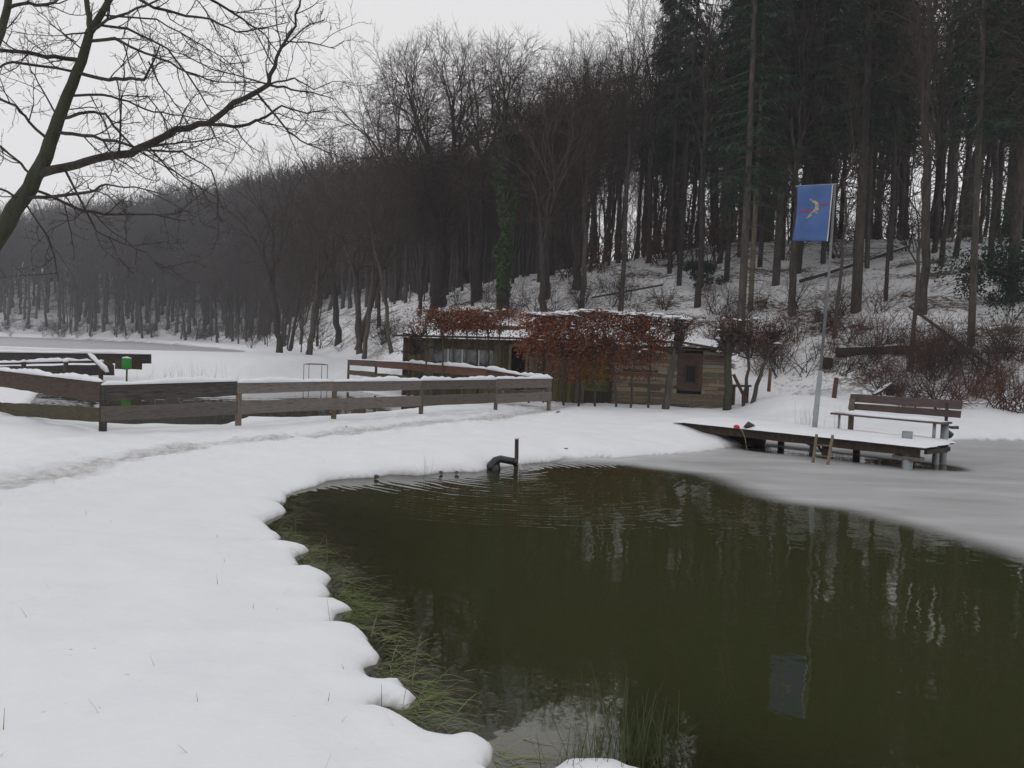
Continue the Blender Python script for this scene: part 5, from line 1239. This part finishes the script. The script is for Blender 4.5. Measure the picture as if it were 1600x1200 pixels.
# ladder
la = jp(0, 0, 0); D_ = 14.85
g = atd(1285, 716, D_); rt = thing('ladder', 'short wooden ladder leaning on the front edge of the jetty', 'ladder', g); T0 = Matrix.Translation(-g)
t1, b1 = atd(1276, 680, 14.25), atd(1270, 724, 13.85); t2, b2 = atd(1301, 681, 14.05), atd(1293, 727, 13.65)
for a, b_ in ((t1, b1), (t2, b2)): mb = MB(); mb.beam(a, b_, .045, .06, 2, 0); mb.build('side_rail', M['post'], rt).data.transform(T0)
for f in (.35, .72): mb = MB(); mb.tube([t1.lerp(b1, f), t2.lerp(b2, f)], .016, 6); mb.build('rung', M['post'], rt).data.transform(T0)
mb = MB(); mb.beam(atd(1262, 694, 14.9), atd(1272, 697, 14.8), .03, .03, 1); mb.beam(atd(1276, 693, 14.8), atd(1291, 716, 14.7), .04, .04, 1); mb.build('strut', M['board_dark'], rt).data.transform(T0)
# flagpole and flag
D_ = 15.5; pb = atd(1272, 674, D_); pj = atd(1281, 588, D_); pt_ = atd(1305, 288, D_ + .05)
rt = thing('flagpole', 'leaning grey metal flagpole standing by the jetty', 'flagpole', pb); T0 = Matrix.Translation(-pb)
mb = MB(); mb.tube([pb + (pb - pj) * .9, pj], [.055, .05], 14); mb.build('base_tube', M['galv'], rt, True).data.transform(T0)
mb = MB(); mb.tube([pj - (pt_ - pj).normalized() * .1, pj + (pt_ - pj).normalized() * .12], .042, 12); mb.build('sleeve', M['galv'], rt, True).data.transform(T0)
mb = MB(); mb.tube([pj, pj.lerp(pt_, .5) + V((.02, 0, 0)), pt_], [.031, .027, .021], 10); mb.build('pole', M['pole_grey'], rt, True).data.transform(T0)
mb = MB(); mb.tube([atd(1243, 291, D_ - .05), atd(1308, 287.5, D_)], .012, 6); mb.build('cross_arm', M['galv'], rt).data.transform(T0)
FLC = {'tl': (1246, 291), 'tr': (1301, 288.5), 'br': (1292.5, 377), 'bl': (1238, 376)}
FLR = thing('flag', 'blue hanging flag with a beige fish emblem', 'flag', atd(1301, 288, D_ - .05)); FT = Matrix.Translation(-V(FLR.location))
def fpt(a, b_, lift=0.0):
    tl, tr_, br_, bl_ = [V((*FLC[k], 0)) for k in ('tl', 'tr', 'br', 'bl')]
    p = (tl * (1 - a) + tr_ * a) * (1 - b_) + (bl_ * (1 - a) + br_ * a) * b_
    u = p.x + (-3.2 * math.sin(b_ * 3.14) * 0 + 2.5 * math.sin(math.pi * b_) * (1 - a)) * (1 if b_ < .9 else .5); v = p.y
    dd = .035 * math.sin(a * 6 + b_ * 2.5) + .02 * math.sin(b_ * 9 + a * 3) - .03 * max(0, 1 - abs(a + b_ - 1.0) * 9) * (b_ > .5)
    return atd(u, v, D_ - .06 - dd - lift)
mb = MB(); na, nb = 18, 26; vs_ = [fpt(i / na, j / nb) for j in range(nb + 1) for i in range(na + 1)]
mb.add(vs_, [(j * (na + 1) + i, j * (na + 1) + i + 1, (j + 1) * (na + 1) + i + 1, (j + 1) * (na + 1) + i) for j in range(nb) for i in range(na)])
fo = mb.build('cloth', M['flag'], FLR, True); fo.data.transform(FT); sl = fo.modifiers.new('s', 'SOLIDIFY'); sl.thickness = .003
mb = MB()
for j in range(nb): a0, a1 = fpt(.985, j / nb, .006), fpt(1.02, j / nb, .006); c0, c1 = fpt(.985, (j + 1) / nb, .006), fpt(1.02, (j + 1) / nb, .006); mb.add([a0, a1, c1, c0], [(0, 1, 2, 3)])
mb.build('hem', M['white_paint'], FLR).data.transform(FT)
def fpoly(pts, name, mt, lift=.014):
    mb = MB(); mb.add([fpt(a, b_, lift) for a, b_ in pts], [tuple(range(len(pts)))]); mb.build(name, M[mt], FLR).data.transform(FT)
# leaping fish: strips along the spine
sp = [(.39, .235, .02), (.44, .265, .035), (.50, .28, .05), (.57, .30, .07), (.60, .34, .075), (.60, .38, .07), (.58, .42, .065), (.55, .46, .07), (.50, .495, .07), (.44, .525, .06), (.38, .56, .05), (.33, .59, .04), (.29, .615, .02)]
sp = [(.5 + (a - .5) * .92, .42 + (b_ - .42) * .9, w_ * .72) for a, b_, w_ in sp]
mb = MB()
for (a0, b0_, w0), (a1, b1_, w1) in zip(sp[:-1], sp[1:]):
    d = V((a1 - a0, (b1_ - b0_) * 1.55, 0)).normalized(); n_ = V((-d.y, d.x, 0))
    mb.add([fpt(a0 + n_.x * w0, b0_ + n_.y * w0 / 1.55, .012), fpt(a0 - n_.x * w0, b0_ - n_.y * w0 / 1.55, .012), fpt(a1 - n_.x * w1, b1_ - n_.y * w1 / 1.55, .012), fpt(a1 + n_.x * w1, b1_ + n_.y * w1 / 1.55, .012)], [(0, 1, 2, 3)])
for tri in ([(.60, .42), (.66, .40), (.64, .47)], [(.56, .455), (.65, .50), (.63, .515), (.54, .485)], [(.40, .22), (.36, .26), (.42, .275)]):
    mb.add([fpt(a, b_, .0075) for a, b_ in tri], [tuple(range(len(tri)))])
mb.build('fish_emblem', M['beige'], FLR).data.transform(FT)
for pts in ([(.08, .455), (.40, .43), (.41, .462), (.10, .49)], [(.68, .325), (.90, .315), (.90, .345), (.68, .35)]): fpoly(pts, 'red_mark', 'red')

# items lying on the jetty
g = atd(1151, 667, 15.5); rt = thing('float_buoy', 'small red float with an orange line at the jetty edge', 'float', g); T0 = Matrix.Translation(-g)
import bmesh
bm = bmesh.new(); bmesh.ops.create_icosphere(bm, subdivisions=3, radius=.055); 
for v_ in bm.verts: v_.co.z *= .8; v_.co.x *= 1.15
me = bpy.data.meshes.new('ball'); bm.to_mesh(me); bm.free(); me.materials.append(M['red_bright']); o = bpy.data.objects.new('ball', me); COL.objects.link(o); o.parent = rt; o.location = (0, 0, 0)
mb = MB(); mb.tube([atd(1154, 667, 15.5), atd(1160, 674, 15.3), atd(1164, 684, 15.25), atd(1167, 702, 15.2)], .006, 5); mb.build('line', M['rope'], rt).data.transform(T0)
g = atd(1170, 667, 15.5); mb = MB(); mb.tube([g + V((-.07, 0, -.03)), g + V((0, 0, .04)), g + V((.08, .02, 0)), g + V((.1, 0, -.06))], [.05, .075, .06, .03], 9); tag(mb.build('black_bundle', M['black'], None, True, g), 'black rolled bundle lying on the jetty snow', 'bundle')
# culvert under the jetty
a = atd(1120, 691, 16.9); b_ = atd(1193, 694, 16.3); a.z = .17; b_.z = .13
mb = MB(); n = 12; mb.tube([a.lerp(b_, i / n) for i in range(n + 1)], [.2 * (1 + .03 * (i % 2)) for i in range(n)] + [.16], 18); tag(mb.build('culvert_pipe', M['dark'], None, True, (a + b_) / 2), 'wide black pipe lying under the jetty', 'pipe')
# outfall pipe, its post
D_ = 11.6; g = atz(775, 735, 0); rt = thing('outfall_pipe', 'black plastic drain pipe pouring into the pond', 'pipe', g); T0 = Matrix.Translation(-g)
mb = MB(); mb.tube([atd(764, 738, D_), atd(769, 728, D_), atd(775, 720, D_), atd(782, 717, D_), atd(795, 719.5, D_), atd(806, 722, D_)], [.085, .085, .07, .056, .055, .055], 14); mb.build('pipe', M['black'], rt, True).data.transform(T0)
mb = MB(); mb.tube([atd(803, 721.4, D_), atd(808.5, 722.4, D_)], .066, 14); mb.build('collar', M['black'], rt, True).data.transform(T0)
mb = MB(); c = atd(773, 733, D_); mb.tube([V((c.x, c.y, -.25)), V((c.x, c.y, .02)), V((c.x + .02, c.y, .11))], [.1, .09, .05], 12); mb.build('downpipe', M['black'], rt, True).data.transform(T0)
m, t, b, out = newmat('falling_water'); M['splash'] = m; b.inputs['Base Color'].default_value = (.7, .72, .75, 1); b.inputs['Roughness'].default_value = .15; b.inputs['Alpha'].default_value = .55
p0 = atd(809, 724, D_); mb = MB(); mb.tube([p0, p0 + V((.03, -.01, -.03)), V((p0.x + .055, p0.y, .0))], [.022, .016, .03], 8, False); mb.build('water_jet', M['splash'], rt, True).data.transform(T0)
a = atd(805.5, 740, D_ + .02); a2 = atd(807.5, 686, D_ + .07); mb = MB(); mb.tube([V((a.x, a.y, -.35)), a, a.lerp(a2, .5) + V((.006, 0, 0)), a2], [.03, .032, .031, .03], 7); o = mb.build('wooden_stake', M['hut_dark'], None, False, a); tag(o, 'thin dark wooden stake standing at the mouth of the drain pipe', 'stake')
mb = MB(); mb.tube([a2, a2 + V((0, 0, .02)), a2 + V((0, 0, .035))], [.035, .03, .01], 8); so = mb.build('snow_cap', M['snow'], o, True); so.data.transform(Matrix.Translation(-a))

# odds and ends beyond the jetty
def stake(name, lab, u0, v0, u1, v1, D_, r_, mt, cat='stake'):
    a = atd(u0, v0, D_); b_ = atd(u1, v1, D_); mb = MB(); mb.tube([a, b_], [r_, r_ * .9], 7); tag(mb.build(name, M[mt], None, False, a), lab, cat)
stake('wooden_stake', 'short reddish stake in the snow mound behind the flagpole', 1303, 622, 1307, 590, 22.5, .07, 'board_red')
a, b_ = atd(1366, 617, 22.2), atd(1392, 600, 22.2); rt = thing('plank_stand', 'propped plank frame with snow behind the bench', 'frame', a); T0 = Matrix.Translation(-a)
mb = MB(); mb.beam(a, b_, .25, .05, 2); o = mb.build('plank', M['board_dark'], rt); o.data.transform(T0); sm = MB(); snowy(sm, [a + V((0, 0, .03)), b_ + V((0, 0, .03))], .2, .05, 2); sm.build('snow_cap', M['snow'], o, True).data.transform(T0)
mb = MB(); mb.beam(b_, atd(1389, 625, 22.2), .2, .12, 2, upv=(1, 0, 0)); mb.build('leg', M['board_dark'], rt).data.transform(T0)
stake('snowy_stake', 'white snow-plastered stake behind the left end of the bench', 1356, 625, 1350, 610, 22.2, .06, 'snow')
stake('wooden_stake', 'brown stake on the slope above the crooked clipped tree', 1201, 612, 1204, 575, 25.5, .06, 'board_red')
def rock(u, v, r_, lab, seed, z=.03, mt='stone'):
    r2 = random.Random(seed); p = atz(u, v, z); bm = bmesh.new(); bmesh.ops.create_icosphere(bm, subdivisions=2, radius=r_)
    for q in bm.verts: q.co *= r2.uniform(.75, 1.2); q.co.z *= .75
    me = bpy.data.meshes.new('stone'); bm.to_mesh(me); bm.free(); me.materials.append(M[mt]); o = bpy.data.objects.new('stone', me); COL.objects.link(o); o.location = p; tag(o, lab, 'stone')
rock(588, 745, .038, 'stone at the snow edge above the grassy corner of the pond', 1); rock(689, 738, .03, 'flat stone at the waterline left of the drain pipe', 2); rock(714, 738, .03, 'small dark stone nearest the drain pipe', 3)
rock(884, 703, .05, 'stone poking through the snow bank right of the stake', 4, .12); rock(893, 700, .035, 'smaller stone beside the one in the snow bank', 5, .13)
rock(872, 646, .08, 'brown clod on the path at the fence end', 6, .24); rock(541, 668, .04, 'dark clod lying on the trodden path', 7, .24)

# ------------------------------------------------------------------ grass
def blade(mb, p, d, L, w_, droop, n=4):
    d = V(d).normalized(); s_ = d.cross(V((0, 0, 1))); s_ = s_.normalized() if s_.length > .05 else V((1, 0, 0)); vs_ = []; q = V(p); dd = V(d)
    for i in range(n + 1):
        ww = w_ * (1 - i / n) + .0006; vs_ += [q - s_ * ww, q + s_ * ww]; dd = (dd + V((0, 0, -droop))).normalized(); q = q + dd * (L / n)
    mb.add(vs_, [(2 * i, 2 * i + 1, 2 * i + 3, 2 * i + 2) for i in range(n)])
rg = random.Random(8); mb = MB(); mbd = MB()
SP = MP[:len(shore)]
seglen = [math.dist(SP[i], SP[i + 1]) for i in range(len(SP) - 1)]
tot = 0
for i in range(len(SP) - 1):
    a, b_ = V((*SP[i], 0)), V((*SP[i + 1], 0)); um = (shore[i][0] + shore[i + 1][0]) / 2; vm = (shore[i][1] + shore[i + 1][1]) / 2
    if vm < 770: dn = 12 if um < 660 else 2
    else: dn = 950 if vm > 850 else 500
    for k in range(int(seglen[i] * dn)):
        p = a.lerp(b_, rg.random()); off = abs(rg.gauss(0, .17)) if vm > 770 else abs(rg.gauss(0, .05))
        cl = float(noise(p.x * 2.3, p.y * 2.3, 3)) + .5
        if vm > 770 and rg.random() > cl * 1.5: continue
        q = p + V((off * rg.uniform(.4, 1.3), off * rg.uniform(-.9, .2), 0))
        L_ = rg.uniform(.08, .30) if vm > 770 else rg.uniform(.03, .08)
        wet = off > .1
        d = V((rg.gauss(.85, .35), rg.gauss(-.2, .35), rg.uniform(.08, .4) if wet else rg.uniform(.2, .8)))
        q.z = rg.uniform(-.03, -.004)
        blade(mb if rg.random() < .5 - off + cl * .45 else mbd, q, d, L_, rg.uniform(.0012, .0026), .17 if wet else .2)
tag(mb.build('shore_grass', M['grass']), 'green grass trailing from under the snow edge into the water', 'grass', kind='stuff')
tag(mbd.build('drowned_grass', M['grass_dry']), 'pale drowned grass lying in the shallow water by the bank', 'grass', kind='stuff')
# specks and short stalks poking out of the near snow
md = MB()
for k in range(34):
    u, v = rg.uniform(-60, 620), rg.uniform(690, 1190); p = atz(u, v, .25)
    if height(np.array([p.x]), np.array([p.y]), True)[1][0] < .12: continue
    p.z = gz(p.x, p.y)
    if True: blade(md, p, (rg.gauss(0, .4), rg.gauss(0, .4), .9), rg.uniform(.02, .08), .0012, .1, 3)
    else: c_ = rg.uniform(.002, .005); md.beam(p + V((-c_ * 2, 0, .002)), p + V((c_ * 2, c_ * rg.uniform(-2, 2), .004)), c_, c_ * .6)
tag(md.build('snow_litter', M['grass_dry']), 'scattered stalks and specks in the near snow', 'litter', kind='stuff')
# rush tufts at the bottom of the picture
def tuft(name, lab, u, v, n, L0, L1, seed, spread=.09, mt='rush', grp=None, z=.0, lean=.35):
    r2 = random.Random(seed); mb = MB(); p = atz(u, v, z)
    for k in range(n):
        q = p + V((r2.gauss(0, spread), r2.gauss(0, spread * .6), -.03)); blade(mb, q, (r2.gauss(0, lean), r2.gauss(0, lean), 1), r2.uniform(L0, L1), r2.uniform(.0011, .0021), .035, 5)
    tag(mb.build(name, M[mt], None, False, p), lab, 'tuft', grp)
tuft('rush_tuft', 'tall green rush tuft rising from the water at the bottom right of the snow', 1010, 1192, 110, .1, .29, 1, .09)
tuft('rush_tuft', 'lower rush tuft behind the little snow patch at the bottom', 915, 1200, 120, .08, .22, 2, .08, lean=.5)
tuft('rush_tuft', 'sparse long rushes between the two bottom tufts', 965, 1196, 50, .2, .42, 4, .1, lean=.25)
tuft('grass_tuft', 'dry grass stems in the snowfield left of the metal frame', 300, 590, 40, .3, .7, 11, .5, 'grass_dry', None, .7)
tuft('grass_tuft', 'bent dry stems in the snow behind the fence right of the green board', 265, 592, 30, .25, .6, 12, .4, 'grass_dry', None, .7)
tuft('grass_tuft', 'thin dry stalks in the snow beside the flagpole', 1255, 662, 30, .35, .8, 13, .15, 'grass_dry', None, .3, .2)
tuft('grass_tuft', 'thin dry stalks by the left legs of the bench', 1309, 668, 16, .3, .6, 14, .08, 'grass_dry', None, .3, .1)
tuft('grass_tuft', 'wispy dry stems hanging over the waterline left of the drain pipe', 665, 742, 14, .15, .35, 15, .08, 'grass_dry', None, .03, .8)
tuft('grass_tuft', 'fine dry stems under the lower rail near the fence end', 815, 640, 40, .08, .2, 16, .4, 'grass_dry', None, .22, .5)
# snow lump carrying the bottom rushes
sm = MB(); c = atz(935, 1196, .02)
p_ = thing
# ------------------------------------------------------------------ haze
hz_m = bpy.data.materials.new('haze'); hz_m.use_nodes = True; t = hz_m.node_tree; t.nodes.clear()
o_ = N(t, 'ShaderNodeOutputMaterial'); pv = N(t, 'ShaderNodeVolumePrincipled'); pv.inputs['Color'].default_value = (.93, .94, 1, 1); pv.inputs['Density'].default_value = .0006
t.links.new(pv.outputs[0], o_.inputs['Volume'])
mb = MB(); mb.box((0, 150, 24), (650, 370, 52)); tag(mb.build('haze', hz_m), kind='stuff')
